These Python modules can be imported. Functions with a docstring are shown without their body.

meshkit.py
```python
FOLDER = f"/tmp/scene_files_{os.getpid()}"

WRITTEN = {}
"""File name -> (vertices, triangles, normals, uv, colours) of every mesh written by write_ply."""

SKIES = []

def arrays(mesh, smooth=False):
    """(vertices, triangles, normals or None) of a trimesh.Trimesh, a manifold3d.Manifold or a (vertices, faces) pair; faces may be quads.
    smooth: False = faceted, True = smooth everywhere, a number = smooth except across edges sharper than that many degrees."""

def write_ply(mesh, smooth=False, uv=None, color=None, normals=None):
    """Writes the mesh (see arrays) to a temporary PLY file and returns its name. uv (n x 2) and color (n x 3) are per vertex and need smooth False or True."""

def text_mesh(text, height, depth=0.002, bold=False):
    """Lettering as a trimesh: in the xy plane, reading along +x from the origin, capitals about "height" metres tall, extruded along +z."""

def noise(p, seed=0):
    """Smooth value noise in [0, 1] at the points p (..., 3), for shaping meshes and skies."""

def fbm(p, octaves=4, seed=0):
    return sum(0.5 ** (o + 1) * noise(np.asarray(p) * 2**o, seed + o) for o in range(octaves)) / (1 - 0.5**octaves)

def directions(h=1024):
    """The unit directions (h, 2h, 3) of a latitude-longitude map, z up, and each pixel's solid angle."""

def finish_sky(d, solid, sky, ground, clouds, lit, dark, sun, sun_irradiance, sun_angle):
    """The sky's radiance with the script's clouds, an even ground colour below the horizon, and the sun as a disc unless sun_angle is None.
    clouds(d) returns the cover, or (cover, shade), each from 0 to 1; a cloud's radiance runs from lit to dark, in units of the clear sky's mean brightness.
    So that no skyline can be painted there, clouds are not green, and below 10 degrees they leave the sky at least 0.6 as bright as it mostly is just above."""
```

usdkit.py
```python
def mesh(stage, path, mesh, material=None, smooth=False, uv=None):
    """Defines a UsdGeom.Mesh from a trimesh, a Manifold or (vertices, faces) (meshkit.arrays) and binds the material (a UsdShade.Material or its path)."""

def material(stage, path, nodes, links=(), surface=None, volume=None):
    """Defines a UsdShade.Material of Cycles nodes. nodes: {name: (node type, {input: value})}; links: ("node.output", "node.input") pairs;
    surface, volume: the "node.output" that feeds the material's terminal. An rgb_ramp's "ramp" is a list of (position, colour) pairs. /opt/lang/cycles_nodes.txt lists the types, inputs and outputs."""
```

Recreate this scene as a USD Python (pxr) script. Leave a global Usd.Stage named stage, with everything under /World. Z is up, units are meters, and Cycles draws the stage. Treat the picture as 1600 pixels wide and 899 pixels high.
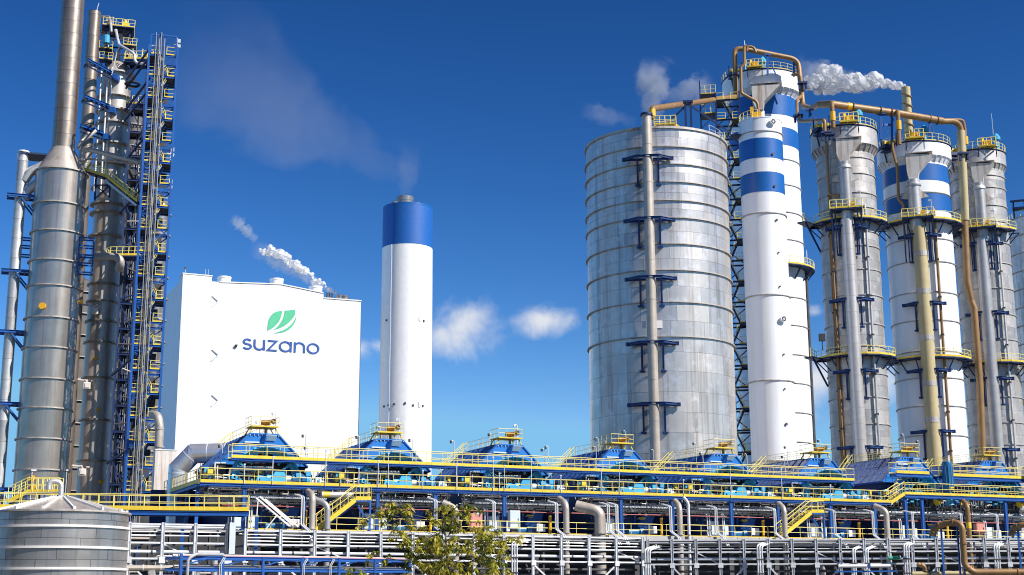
import math, random
import numpy as np
import usdkit, meshkit
from pxr import Usd, UsdGeom, UsdLux, UsdShade, Gf, Sdf, Vt
import shapely.geometry as sg
import trimesh

stage = Usd.Stage.CreateInMemory()
UsdGeom.SetStageUpAxis(stage, UsdGeom.Tokens.z)
UsdGeom.SetStageMetersPerUnit(stage, 1.0)
UsdGeom.Xform.Define(stage, '/World')
UsdGeom.Scope.Define(stage, '/World/Looks')
rng = random.Random(7)

# ------------------------------------------------------------------ camera
F = 2200.0                       # focal length in pixels of the 1600 px wide photograph
PITCH = math.atan(0.220)         # the camera looks up by this much
ROLL = 0.0037
EYE = np.array([0.0, 0.0, 1.7])
_f = np.array([0, math.cos(PITCH), math.sin(PITCH)])
_r0 = np.array([1.0, 0, 0]); _u0 = np.array([0, -math.sin(PITCH), math.cos(PITCH)])
_r = math.cos(ROLL) * _r0 - math.sin(ROLL) * _u0
_u = math.sin(ROLL) * _r0 + math.cos(ROLL) * _u0
cam = UsdGeom.Camera.Define(stage, '/World/camera')
_m = Gf.Matrix4d(1.0)
for _i, _v in enumerate((_r, _u, -_f)):
    _m.SetRow(_i, Gf.Vec4d(*_v, 0))
_m.SetRow(3, Gf.Vec4d(*EYE, 1))
cam.AddTransformOp().Set(_m)
cam.CreateHorizontalApertureAttr(36.0)
cam.CreateVerticalApertureAttr(36.0 * 575 / 1024)
cam.CreateFocalLengthAttr(36.0 * F / 1600)
cam.CreateClippingRangeAttr(Gf.Vec2f(0.1, 20000))
cam.GetPrim().CreateAttribute('exposure', Sdf.ValueTypeNames.Float).Set(0.5)


def ray(px, py):
    return _f + (px - 800) / F * _r + (449.5 - py) / F * _u


def W(px, py, Y):
    """the point at depth Y (metres north of the camera) that the picture shows at px, py"""
    d = ray(px, py)
    return EYE + d * (Y / d[1])


def HZ(py, Y, px=800):
    return W(px, py, Y)[2]


# ------------------------------------------------------------------ sky and sun
SUN_AZ, SUN_EL = math.radians(60), math.radians(41)      # azimuth to the right of straight behind the camera
sun_dir = np.array([math.sin(SUN_AZ) * math.cos(SUN_EL), -math.cos(SUN_AZ) * math.cos(SUN_EL), math.sin(SUN_EL)])
sun = UsdLux.DistantLight.Define(stage, '/World/sun')
sun.CreateIntensityAttr(1.25); sun.CreateAngleAttr(0.5); sun.CreateColorAttr(Gf.Vec3f(1.0, 0.95, 0.88))
sun.GetPrim().CreateAttribute('inputs:normalize', Sdf.ValueTypeNames.Bool).Set(True)
_z = sun_dir; _x = np.cross([0, 0, 1], _z); _x /= np.linalg.norm(_x); _y = np.cross(_z, _x)
_m = Gf.Matrix4d(1.0)
for _i, _v in enumerate((_x, _y, _z)):
    _m.SetRow(_i, Gf.Vec4d(*_v, 0))
sun.AddTransformOp().Set(_m)

dome = UsdLux.DomeLight.Define(stage, '/World/sky')
dome.GetPrim().SetCustomDataByKey('kind', 'structure')


def sky_material():
    n = {'sky': ('sky_texture', dict(sky_type='single_scattering', sun_disc=False, sun_elevation=SUN_EL, sun_rotation=math.atan2(sun_dir[0], sun_dir[1]), altitude=600.0, air_density=1.0, aerosol_density=0.0, ozone_density=6.0)),
         'tc': ('texture_coordinate', {}),
         'n1': ('noise_texture', dict(scale=26.0, detail=9.0, roughness=0.58, distortion=0.3)),
         'nm': ('math', dict(math_type='subtract', value2=0.5)),
         'ns': ('math', dict(math_type='multiply', value2=1.8))}
    L = [('tc.generated', 'n1.vector'), ('n1.fac', 'nm.value1'), ('nm.value', 'ns.value1')]
    # fair-weather clouds: direction (as the photograph shows them), half width and half height in pixels, strength
    clouds = [(722, 507, 66, 56, 1.0), (852, 499, 62, 30, .72), (693, 520, 60, 46, .8), (590, 541, 40, 22, .42), (1275, 590, 55, 62, .75),
              (1272, 488, 22, 14, .45), (1385, 600, 45, 60, .6), (1265, 650, 50, 30, .35), (690, 530, 80, 24, .55),
              (560, 545, 40, 26, .55), (-350, 520, 240, 60, .8), (2100, 420, 260, 70, .8), (2500, 620, 200, 60, .7)]
    prev = None
    for i, (px, py, a, b, s) in enumerate(clouds):
        d = ray(px, py); d = d / np.linalg.norm(d); az = math.atan2(d[1], d[0]) - math.pi / 2
        n[f'm{i}'] = ('mapping', dict(mapping_type='texture', location=tuple(d), rotation=(0, 0, az), scale=(a / F, 0.2, b / F)))
        n[f'l{i}'] = ('vector_math', dict(math_type='length'))
        n[f'r{i}'] = ('map_range', dict(from_min=0.0, from_max=1.75, to_min=s * 1.1, to_max=-0.6, clamp=True))
        L += [('tc.generated', f'm{i}.vector'), (f'm{i}.vector', f'l{i}.vector1'), (f'l{i}.value', f'r{i}.value')]
        if prev:
            n[f'x{i}'] = ('math', dict(math_type='maximum'))
            L += [(prev, f'x{i}.value1'), (f'r{i}.result', f'x{i}.value2')]
            prev = f'x{i}.value'
        else:
            prev = f'r{i}.result'
    n['sum'] = ('math', dict(math_type='add')); L += [(prev, 'sum.value1'), ('ns.value', 'sum.value2')]
    n['cov'] = ('map_range', dict(range_type='smoothstep', from_min=0.1, from_max=1.08, to_min=0.0, to_max=0.92, clamp=True)); L += [('sum.value', 'cov.value')]
    # the deep, contrasty blue of the photograph: one tone curve over the whole sky
    n['sat'] = ('hsv', dict(saturation=1.2, value=1.0)); L += [('sky.color', 'sat.color')]
    n['gm'] = ('gamma', dict(gamma=1.75)); L += [('sat.color', 'gm.color')]
    n['tint'] = ('mix', dict(mix_type='multiply', fac=1.0, color2=(1.02, .54, .375))); L += [('gm.color', 'tint.color1')]
    n['cap'] = ('mix', dict(mix_type='darken', fac=1.0, color2=(2.5, 6.0, 9.6))); L += [('tint.color', 'cap.color1')]
    n['gap'] = ('mix', dict(color2=(9.0, 9.2, 9.6))); L += [('cap.color', 'gap.color1'), ('cov.result', 'gap.fac')]
    n['bg'] = ('background_shader', dict(strength=0.064)); L += [('gap.color', 'bg.color')]
    return usdkit.material(stage, '/World/Looks/sky_look', n, L, surface='bg.background')


UsdShade.MaterialBindingAPI.Apply(dome.GetPrim()).Bind(sky_material())

# ------------------------------------------------------------------ materials


def look(name, color, rough=0.5, metal=0.0, var=0.12, nscale=1.5, bump=0.0, bscale=20.0, rnd=0.0, streak=None, streak_amt=0.5, streak_scale=1.0, spec=0.5, dirt=None, dirt_amt=0.0):
    """paint or metal with slight mottling; rnd: tone varies from piece to piece; streak: colour of vertical runs"""
    c = np.array(color, float)
    n = {'g': ('geometry', {}), 'tc': ('texture_coordinate', {}), 'ns': ('noise_texture', dict(scale=nscale, detail=5.0, roughness=0.6)),
         'rp': ('rgb_ramp', dict(ramp=[(0.25, tuple(c * (1 - var))), (0.75, tuple(np.minimum(c * (1 + var), .95)))])),
         'p': ('principled_bsdf', dict(roughness=rough, metallic=metal, specular_ior_level=spec))}
    L = [('g.position', 'ns.vector'), ('ns.fac', 'rp.fac')]
    col = 'rp.color'
    if rnd:
        n['oi'] = ('object_info', {}); n['wr'] = ('map_range', dict(from_min=0.0, from_max=1.0, to_min=1 - rnd, to_max=1 + rnd))
        n['hv'] = ('hsv', dict(hue=0.5, saturation=1.0))
        L += [('oi.random', 'wr.value'), ('wr.result', 'hv.value'), (col, 'hv.color')]
        col = 'hv.color'
        if metal > 0.3:
            n['rr'] = ('map_range', dict(from_min=0.0, from_max=1.0, to_min=rough * .88, to_max=rough * 1.15))
            L += [('oi.random', 'rr.value'), ('rr.result', 'p.roughness')]
    if streak is not None:
        n['mp'] = ('mapping', dict(mapping_type='point', scale=(1.3 * streak_scale, 1.3 * streak_scale, 0.05 * streak_scale)))
        n['n2'] = ('noise_texture', dict(scale=1.0, detail=4.0, roughness=0.65))
        n['sr'] = ('map_range', dict(range_type='smoothstep', from_min=0.46, from_max=0.72, to_min=0.0, to_max=streak_amt, clamp=True))
        n['mx'] = ('mix', dict(color2=tuple(streak)))
        L += [('g.position', 'mp.vector'), ('mp.vector', 'n2.vector'), ('n2.fac', 'sr.value'), ('sr.result', 'mx.fac'), (col, 'mx.color1')]
        col = 'mx.color'
    if dirt is not None:
        n['n3'] = ('noise_texture', dict(scale=0.7, detail=6.0, roughness=0.7))
        n['dr'] = ('map_range', dict(range_type='smoothstep', from_min=0.5, from_max=0.68, to_min=0.0, to_max=dirt_amt, clamp=True))
        n['dx'] = ('mix', dict(color2=tuple(dirt)))
        L += [('g.position', 'n3.vector'), ('n3.fac', 'dr.value'), ('dr.result', 'dx.fac'), (col, 'dx.color1')]
        col = 'dx.color'
    L.append((col, 'p.base_color'))
    if bump:
        n['nb'] = ('noise_texture', dict(scale=bscale, detail=3.0)); n['b'] = ('bump', dict(strength=bump, distance=0.05))
        L += [('g.position', 'nb.vector'), ('nb.fac', 'b.height'), ('b.normal', 'p.normal')]
    return usdkit.material(stage, '/World/Looks/' + name, n, L, surface='p.BSDF')


M = {}
M['ground'] = look('ground', (.13, .12, .10), .9, var=.3, nscale=.3, bump=.4, bscale=3)
M['concrete'] = look('concrete', (.46, .45, .43), .85, var=.15, nscale=.8, bump=.3, bscale=6, streak=(.25, .24, .22), streak_amt=.35)
M['white_conc'] = look('white_concrete', (.80, .80, .80), .8, var=.05, nscale=.6, bump=.15, bscale=4, streak=(.6, .6, .6), streak_amt=.3, streak_scale=.5)
M['white_clad'] = look('white_cladding', (.72, .73, .74), .55, var=.03, nscale=.2, streak=(.60, .61, .63), streak_amt=.45, streak_scale=.9)
M['white_paint'] = look('white_paint', (.78, .79, .81), .4, var=.03, nscale=.4, streak=(.6, .59, .57), streak_amt=.35, streak_scale=.8)
M['white_rust'] = look('white_rust', (.66, .63, .58), .6, var=.1, nscale=1, streak=(.33, .16, .07), streak_amt=.9, streak_scale=1.2)
M['band_blue'] = look('band_blue', (.005, .10, .36), .4, var=.1, nscale=.5)
M['chimney_blue'] = look('chimney_blue', (.005, .10, .38), .55, var=.14, nscale=1.2)
M['steel'] = look('stainless_panels', (.62, .575, .525), .36, .62, var=.16, nscale=.25, rnd=.035, streak=(.26, .215, .175), streak_amt=.7, streak_scale=1.0, dirt=(.80, .79, .78), dirt_amt=.55)
M['clad'] = look('weathered_cladding', (.41, .39, .37), .46, .45, var=.16, nscale=.5, rnd=.12, streak=(.36, .32, .28), streak_amt=.6, streak_scale=.9, dirt=(.70, .69, .68), dirt_amt=.5)
M['steel_plain'] = look('stainless', (.49, .425, .355), .28, .76, var=.16, nscale=.5, rnd=.06, streak=(.30, .25, .21), streak_amt=.7, streak_scale=1.2)
M['steel_tan'] = look('stainless_tan', (.54, .485, .42), .42, .5, var=.15, nscale=.5, rnd=.08, streak=(.28, .19, .12), streak_amt=.6, streak_scale=1)
M['steel_rust'] = look('stainless_rust', (.37, .31, .25), .36, .7, var=.18, nscale=.5, streak=(.20, .10, .05), streak_amt=.9, streak_scale=.7)
M['steel_dark'] = look('dark_steel', (.11, .105, .10), .6, .3, var=.2, nscale=.6)  # darkened so the vessels behind the digester look shaded
M['ring'] = look('ring_steel', (.44, .41, .38), .6, .3, var=.25, nscale=1, streak=(.2, .13, .08), streak_amt=.6)
M['ring_white'] = look('ring_pale', (.72, .70, .66), .6, 0, var=.1, nscale=1)
M['galv'] = look('galvanised', (.62, .635, .65), .5, .1, var=.14, nscale=2, rnd=.12)
M['pipe_grey'] = look('pipe_grey', (.50, .50, .49), .42, .45, var=.15, nscale=1.5, rnd=.2)
M['silver'] = look('silver_lagging', (.74, .74, .75), .33, .75, var=.08, nscale=1.0)
M['pipe_clad'] = look('pipe_cladding', (.50, .475, .45), .40, .5, var=.14, nscale=.8, rnd=.06, streak=(.3, .26, .22), streak_amt=.5)
M['pipe_tan'] = look('pipe_tan', (.46, .41, .35), .5, .3, var=.15, nscale=1, streak=(.25, .18, .12), streak_amt=.4)
M['pipe_brown'] = look('pipe_brown', (.28, .16, .06), .5, .1, var=.2, nscale=.8, rnd=.1, streak=(.18, .08, .03), streak_amt=.5)
M['khaki'] = look('khaki_paint', (.46, .38, .20), .6, 0, var=.1, nscale=.6, streak=(.2, .15, .08), streak_amt=.3)
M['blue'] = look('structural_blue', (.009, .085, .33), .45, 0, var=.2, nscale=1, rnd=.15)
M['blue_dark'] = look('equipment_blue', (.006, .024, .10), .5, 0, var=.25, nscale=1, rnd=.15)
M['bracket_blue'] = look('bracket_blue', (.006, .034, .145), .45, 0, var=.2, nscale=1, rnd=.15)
M['steel_near'] = look('stainless_near', (.44, .415, .385), .34, .75, var=.18, nscale=.6, rnd=.05, streak=(.26, .23, .2), streak_amt=.6, streak_scale=2.0, dirt=(.6, .6, .6), dirt_amt=.3)
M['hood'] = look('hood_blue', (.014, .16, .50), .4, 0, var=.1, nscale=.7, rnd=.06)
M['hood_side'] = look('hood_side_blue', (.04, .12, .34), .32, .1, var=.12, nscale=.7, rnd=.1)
M['light_blue'] = look('machine_blue', (.06, .36, .58), .42, 0, var=.14, nscale=1.2, rnd=.12)
M['motor_blue'] = look('motor_blue', (.02, .14, .30), .4, 0, var=.15, nscale=2)
M['yellow'] = look('safety_yellow', (.76, .54, .04), .45, 0, var=.14, nscale=1.5, rnd=.08, streak=(.50, .33, .06), streak_amt=.45)
M['yellow_rail'] = look('rail_yellow', (.85, .71, .20), .45, 0, var=.08, nscale=1.5)
M['rust_orange'] = look('rusty_orange', (.40, .20, .04), .55, var=.25, nscale=4)
M['orange'] = look('orange_yellow', (.80, .42, .015), .45, 0, var=.05)
M['black'] = look('black_and_shade', (.022, .022, .024), .7, 0, var=.3)  # plain black, also put in for deep shade in voids
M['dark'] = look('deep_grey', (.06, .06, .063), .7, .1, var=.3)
M['cabinet'] = look('cabinet_grey', (.55, .62, .66), .45, 0, var=.05)
M['dull_red'] = look('dull_red', (.30, .03, .025), .5)
M['pinkish'] = look('faded_red', (.62, .25, .20), .5, 0, var=.1)
M['white'] = look('plain_white', (.8, .8, .8), .45, 0, var=.05)
M['logo_blue'] = look('lettering_blue', (.012, .075, .30), .5, 0, var=.05)
M['logo_green'] = look('leaf_green', (.07, .46, .24), .5, 0, var=.12, nscale=.5)
M['green'] = look('sleeve_green', (.05, .35, .2), .5)
M['bark'] = look('bark', (.16, .12, .08), .9, var=.3, nscale=20)

# ------------------------------------------------------------------ mesh building


def unit(v):
    v = np.asarray(v, float); return v / max(np.linalg.norm(v), 1e-9)


def frame(d, up=(0, 0, 1)):
    d = unit(d); s = np.cross(d, up)
    if np.linalg.norm(s) < 1e-3:
        s = np.cross(d, (0, 1, 0))
    s = unit(s); return s, np.cross(s, d)


BOXF = np.array([[0, 3, 2], [0, 2, 1], [4, 5, 6], [4, 6, 7], [0, 1, 5], [0, 5, 4], [1, 2, 6], [1, 6, 5], [2, 3, 7], [2, 7, 6], [3, 0, 4], [3, 4, 7]])


def fillet(pts, rad, seg=6):
    pts = [np.asarray(p, float) for p in pts]; out = [pts[0]]
    for a, b, c in zip(pts, pts[1:], pts[2:]):
        u, v = unit(a - b), unit(c - b)
        ang = math.acos(max(-1, min(1, float(u @ v))))
        if ang > 3.1 or rad <= 0:
            out.append(b); continue
        t = min(rad / math.tan(ang / 2), .49 * np.linalg.norm(a - b), .49 * np.linalg.norm(c - b))
        p, q = b + u * t, b + v * t
        for k in range(seg + 1):
            x = k / seg
            out.append((1 - x) ** 2 * p + 2 * x * (1 - x) * (b * .92 + .08 * (p + q) / 2) + x * x * q)
    out.append(pts[-1]); return out


class B:
    def __init__(self):
        self.v, self.f, self.n = [], [], 0

    def add(self, v, f):
        v = np.asarray(v, float).reshape(-1, 3); f = np.asarray(f, int).reshape(-1, 3)
        self.v.append(v); self.f.append(f + self.n); self.n += len(v); return self

    def box(self, c, s, rz=0.0):
        x, y, z = np.array(s, float) / 2
        v = np.array([[-x, -y, -z], [x, -y, -z], [x, y, -z], [-x, y, -z], [-x, -y, z], [x, -y, z], [x, y, z], [-x, y, z]])
        if rz:
            k, q = math.cos(rz), math.sin(rz); v = v @ np.array([[k, q, 0], [-q, k, 0], [0, 0, 1]])
        return self.add(v + np.array(c, float), BOXF)

    def bar(self, p, q, w, h=None, up=(0, 0, 1)):
        p, q = np.asarray(p, float), np.asarray(q, float); h = h or w
        s, u = frame(q - p, up); s = s * w / 2; u = u * h / 2
        v = np.array([p - s - u, p + s - u, p + s + u, p - s + u, q - s - u, q + s - u, q + s + u, q - s + u])
        return self.add(v, BOXF)

    def beam(self, p, q, w, h, t=.03, up=(0, 0, 1)):
        """an I section: two flanges and a web"""
        p, q = np.asarray(p, float), np.asarray(q, float); s, u = frame(q - p, up)
        o = u * (h / 2 - t / 2)
        self.bar(p + o, q + o, w, t, up); self.bar(p - o, q - o, w, t, up); return self.bar(p, q, t, h - 2 * t, up)

    def tube(self, p, q, r, n=8, r2=None, cap=True):
        p, q = np.asarray(p, float), np.asarray(q, float); r2 = r if r2 is None else r2
        s, u = frame(q - p); a = np.arange(n) / n * 2 * math.pi
        c = np.cos(a)[:, None] * s + np.sin(a)[:, None] * u
        v = np.vstack([p + c * r, q + c * r2]); i = np.arange(n); j = (i + 1) % n
        f = np.vstack([np.c_[i, j, j + n], np.c_[i, j + n, i + n]])
        self.add(v, f[:, ::-1] if False else f)
        if cap:
            self.add(np.vstack([p + c * r]), [[0, k + 1, k] for k in range(1, n - 1)]); self.add(np.vstack([q + c * r2]), [[0, k, k + 1] for k in range(1, n - 1)])
        return self

    def path(self, pts, r, n=8, bend=0.0, seg=6, cap=True):
        pts = fillet(pts, bend, seg) if bend else [np.asarray(p, float) for p in pts]
        keep = [pts[0]]
        for p in pts[1:]:
            if np.linalg.norm(p - keep[-1]) > 1e-4:
                keep.append(p)
        pts = keep; m = len(pts)
        t = [unit(pts[min(k + 1, m - 1)] - pts[max(k - 1, 0)]) for k in range(m)]
        s, u = frame(t[0]); a = np.arange(n) / n * 2 * math.pi; vs = []
        rr = r if np.ndim(r) else [r] * m
        for k in range(m):
            s = unit(s - t[k] * (s @ t[k])); u = np.cross(s, t[k])
            w = 1.0
            vs.append(pts[k] + rr[min(k, len(rr) - 1)] * w * (np.cos(a)[:, None] * s + np.sin(a)[:, None] * u))
        i = np.arange(n); j = (i + 1) % n
        f = np.vstack([np.vstack([np.c_[i, j, j + n], np.c_[i, j + n, i + n]]) + k * n for k in range(m - 1)])
        self.add(np.vstack(vs), f)
        if cap:
            self.add(vs[0], [[0, k + 1, k] for k in range(1, n - 1)]); self.add(vs[-1], [[0, k, k + 1] for k in range(1, n - 1)])
        return self

    def lathe(self, prof, n=48, a0=0.0, a1=360.0, c=(0, 0)):
        """prof: (radius, z) from bottom to top on the outside; angles in degrees from +x"""
        full = abs(a1 - a0) >= 359.9
        m = n if full else n + 1
        a = np.radians(a0 + (a1 - a0) * np.arange(m) / n); P = np.array(prof, float)
        v = np.stack([np.stack([c[0] + r * np.cos(a), c[1] + r * np.sin(a), np.full(m, z)], 1) for r, z in P], 0).reshape(-1, 3)
        i = np.arange(n); j = (i + 1) % m if full else i + 1
        f = np.vstack([np.vstack([np.c_[i, j, j + m], np.c_[i, j + m, i + m]]) + k * m for k in range(len(P) - 1)])
        return self.add(v, f)

    def prism(self, poly, y0, y1):
        """a convex outline in x, z (counter-clockwise seen from -y) pushed from y0 to y1"""
        P = np.array(poly, float); n = len(P)
        v = np.vstack([np.c_[P[:, 0], np.full(n, y0), P[:, 1]], np.c_[P[:, 0], np.full(n, y1), P[:, 1]]])
        f = [[0, k, k + 1] for k in range(1, n - 1)] + [[n, n + k + 1, n + k] for k in range(1, n - 1)]
        for k in range(n):
            l = (k + 1) % n; f += [[k, k + n, l + n], [k, l + n, l]]
        return self.add(v, f)

    def quad(self, a, b, c, d, th=0.02):
        """a thin plate with four corners"""
        P = np.array([a, b, c, d], float); nn = unit(np.cross(P[1] - P[0], P[3] - P[0])) * th / 2
        return self.add(np.vstack([P - nn, P + nn]), BOXF)

    def xf(self, loc=(0, 0, 0), rz=0.0, k=1.0):
        c, s = math.cos(rz), math.sin(rz); R = np.array([[c, s, 0], [-s, c, 0], [0, 0, 1]])
        self.v = [(v * k) @ R + np.array(loc, float) for v in self.v]; return self

    def join(self, o):
        for v, f in zip(o.v, o.f):
            self.v.append(v)
        off = self.n
        for f in o.f:
            self.f.append(f + off)
        self.n += o.n; return self

    def mesh(self):
        return np.vstack(self.v), np.vstack(self.f)


def free(path):
    if not stage.GetPrimAtPath(path):
        return path
    k = 1
    while stage.GetPrimAtPath(f'{path}_{k:03d}'):
        k += 1
    return f'{path}_{k:03d}'


_next = {}


def numbered(path):
    k = _next.get(path, 0); _next[path] = k + 1
    return path if k == 0 else f'{path}_{k:03d}'


def tag(prim, label=None, cat=None, group=None, kind=None):
    for k, v in (('label', label), ('category', cat), ('group', group), ('kind', kind)):
        if v:
            prim.SetCustomDataByKey(k, v)


def define(path, b, mat, smooth=False):
    v, f = b.mesh()
    return usdkit.mesh(stage, path, (v, f), M[mat] if isinstance(mat, str) else mat, smooth)


class Thing:
    def __init__(self, name, label, cat, loc=(0, 0, 0), rz=0.0, group=None, path=None):
        self.path = path or numbered('/World/' + name); self.name = name
        x = UsdGeom.Xform.Define(stage, self.path)
        x.AddTranslateOp().Set(Gf.Vec3d(*map(float, loc))); x.AddRotateZOp().Set(float(math.degrees(rz)))
        self.prim = x.GetPrim(); self.cat, self.group = cat, group
        self.loc, self.rz = np.array(loc, float), rz
        tag(self.prim, label, cat, group)

    def part(self, name, b, mat, smooth=False, label=None, under=None):
        p = numbered((under or self.path) + '/' + name)
        m = define(p, b, mat, smooth)
        if label:
            tag(m.GetPrim(), label)
        return p

    def local(self, p):
        d = np.asarray(p, float) - self.loc; c, s = math.cos(self.rz), math.sin(self.rz)
        return np.array([d[0] * c + d[1] * s, -d[0] * s + d[1] * c, d[2]])

    def dup(self, loc, rz, label, group=None):
        t = Thing(self.name, label, self.cat, loc, rz, group or self.group)
        t.prim.GetReferences().AddInternalReference(self.path); t.prim.SetInstanceable(True)
        tag(t.prim, label, self.cat, group or self.group)
        return t


def solo(name, label, cat, b, mat, smooth=False, group=None, kind=None):
    p = numbered('/World/' + name); m = define(p, b, mat, smooth); tag(m.GetPrim(), label, cat, group, kind); return p


def facing(px, py, Y):
    """ground point under a pixel at depth Y and the turn that points local -y at the camera"""
    w = W(px, py, Y); return np.array([w[0], w[1], 0.0]), -math.atan2(w[0], w[1])


def rail_posts(pts, step):
    out = []
    for a, b in zip(pts, pts[1:]):
        a, b = np.asarray(a, float), np.asarray(b, float); L = np.linalg.norm(b - a); k = max(1, int(round(L / step)))
        out += [a + (b - a) * i / k for i in range(k)]
    out.append(np.asarray(pts[-1], float)); return out


def railing(t, pts, h=1.1, step=1.5, r=.023, toe=.14, under=None, each=True, mat='yellow_rail', toe_mat='yellow', n=5):
    """posts, hand rail, knee rail and toe board along pts (at deck level)"""
    pts = [np.asarray(p, float) for p in pts]; up = np.array([0, 0, 1.0])
    ps = rail_posts(pts, step)
    if each:
        for p in ps:
            t.part('post', B().tube(p, p + up * h, r, 4), mat, under=under)
    else:
        b = B()
        for p in ps:
            b.tube(p, p + up * h, r, 4)
        t.part('posts', b, mat, under=under)
    t.part('handrail', B().path([p + up * h for p in pts], r * 1.05, n), mat, under=under)
    t.part('knee_rail', B().path([p + up * h * .52 for p in pts], r * .85, n), mat, under=under)
    if toe:
        b = B()
        for p, q in zip(pts, pts[1:]):
            b.bar(p + up * toe / 2, q + up * toe / 2, .02, toe)
        t.part('toe_board', b, toe_mat, under=under)
# ------------------------------------------------------------------ ground
g = B(); xs = np.r_[-6000, -1500, np.linspace(-400, 400, 33), 1500, 6000]; ys = np.r_[-6000, -1500, np.linspace(-300, 700, 41), 1500, 8000]
gx, gy = np.meshgrid(xs, ys, indexing='ij'); nx, ny = gx.shape
i, j = np.meshgrid(np.arange(nx - 1), np.arange(ny - 1), indexing='ij'); q = (i * ny + j).ravel()
g.add(np.c_[gx.ravel(), gy.ravel(), np.zeros(gx.size)], np.vstack([np.c_[q, q + ny, q + ny + 1], np.c_[q, q + ny + 1, q + 1]]))
solo('ground', 'pale gravel and bare earth ground of the mill yard', 'ground', g, 'ground', kind='structure')

# unseen wooded rise, added behind the camera so the polished steel mirrors something dark
h = B(); na, nr = 160, 10; vs = []
for k in range(nr + 1):
    f = k / nr
    for a in np.radians(np.linspace(165, 375, na)):
        rr = 190 + 420 * f; p = np.array((rr * math.cos(a), rr * math.sin(a), 0)); e = min(1, (a - math.radians(165)) / .5, (math.radians(375) - a) / .5)
        vs.append((p[0], p[1], -.5 + e * math.sin(math.pi * f) * (34 + 26 * meshkit.fbm(p / 90, 3) + 12 * meshkit.noise(p / 11))))
q = np.array([k * na + i for k in range(nr) for i in range(na - 1)])
h.add(np.array(vs), np.vstack([np.c_[q, q + na, q + na + 1], np.c_[q, q + na + 1, q + 1]]))
M['wood'] = look('wooded_hill', (.035, .055, .02), .9, var=.5, nscale=.15)
solo('hills', 'unseen wooded rise added behind the camera to darken steel reflections', 'hills', h, 'wood', kind='structure')


# ------------------------------------------------------------------ cylindrical towers and silos
def shell_panels(t, R, z0, z1, n, off, mat, a0=-200, a1=20, name='shell_plate', gap=.012, under=None):
    """curved plates of one course, on the side that faces the camera (local -y is -90 degrees)"""
    w = 360.0 / n; k0 = math.floor((a0 - off) / w)
    k = k0
    while off + k * w < a1:
        b0, b1 = off + k * w, off + (k + 1) * w
        d = rng.uniform(0, .022); g = math.degrees(gap / R)
        b = B().lathe([(R - .05, z0 + gap), (R + d, z0 + gap), (R + d, z1 - gap), (R - .05, z1 - gap)], max(3, int(w / 6)), b0 + g, b1 - g)
        t.part(name, b, mat, 30, under=under); k += 1


def ring(R, z, h=.12, w=.16, n=64):
    return B().lathe([(R - .02, z - h / 2), (R + w, z - h / 2), (R + w, z + h / 2), (R - .02, z + h / 2)], n)


def measure(pl, pr, py, Y):
    """axis and radius of an upright cylinder whose edges show at pl and pr in row py; Y is the depth of its axis"""
    a, b = W(pl, py, Y), W(pr, py, Y); c = (a + b) / 2
    R = (b[0] - a[0]) / 2 * math.cos(math.atan2(c[0], c[1]))
    return np.array([c[0], c[1], 0]), -math.atan2(c[0], c[1]), R


def hit(t, px, py, y):
    """local point of thing t where the pixel's ray meets the plane local y"""
    n = np.array([-math.sin(t.rz), math.cos(t.rz), 0]); d = ray(px, py)
    k = ((t.loc - EYE) @ n + y) / (d @ n)
    return t.local(EYE + d * k)


BRACKET = 0


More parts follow.
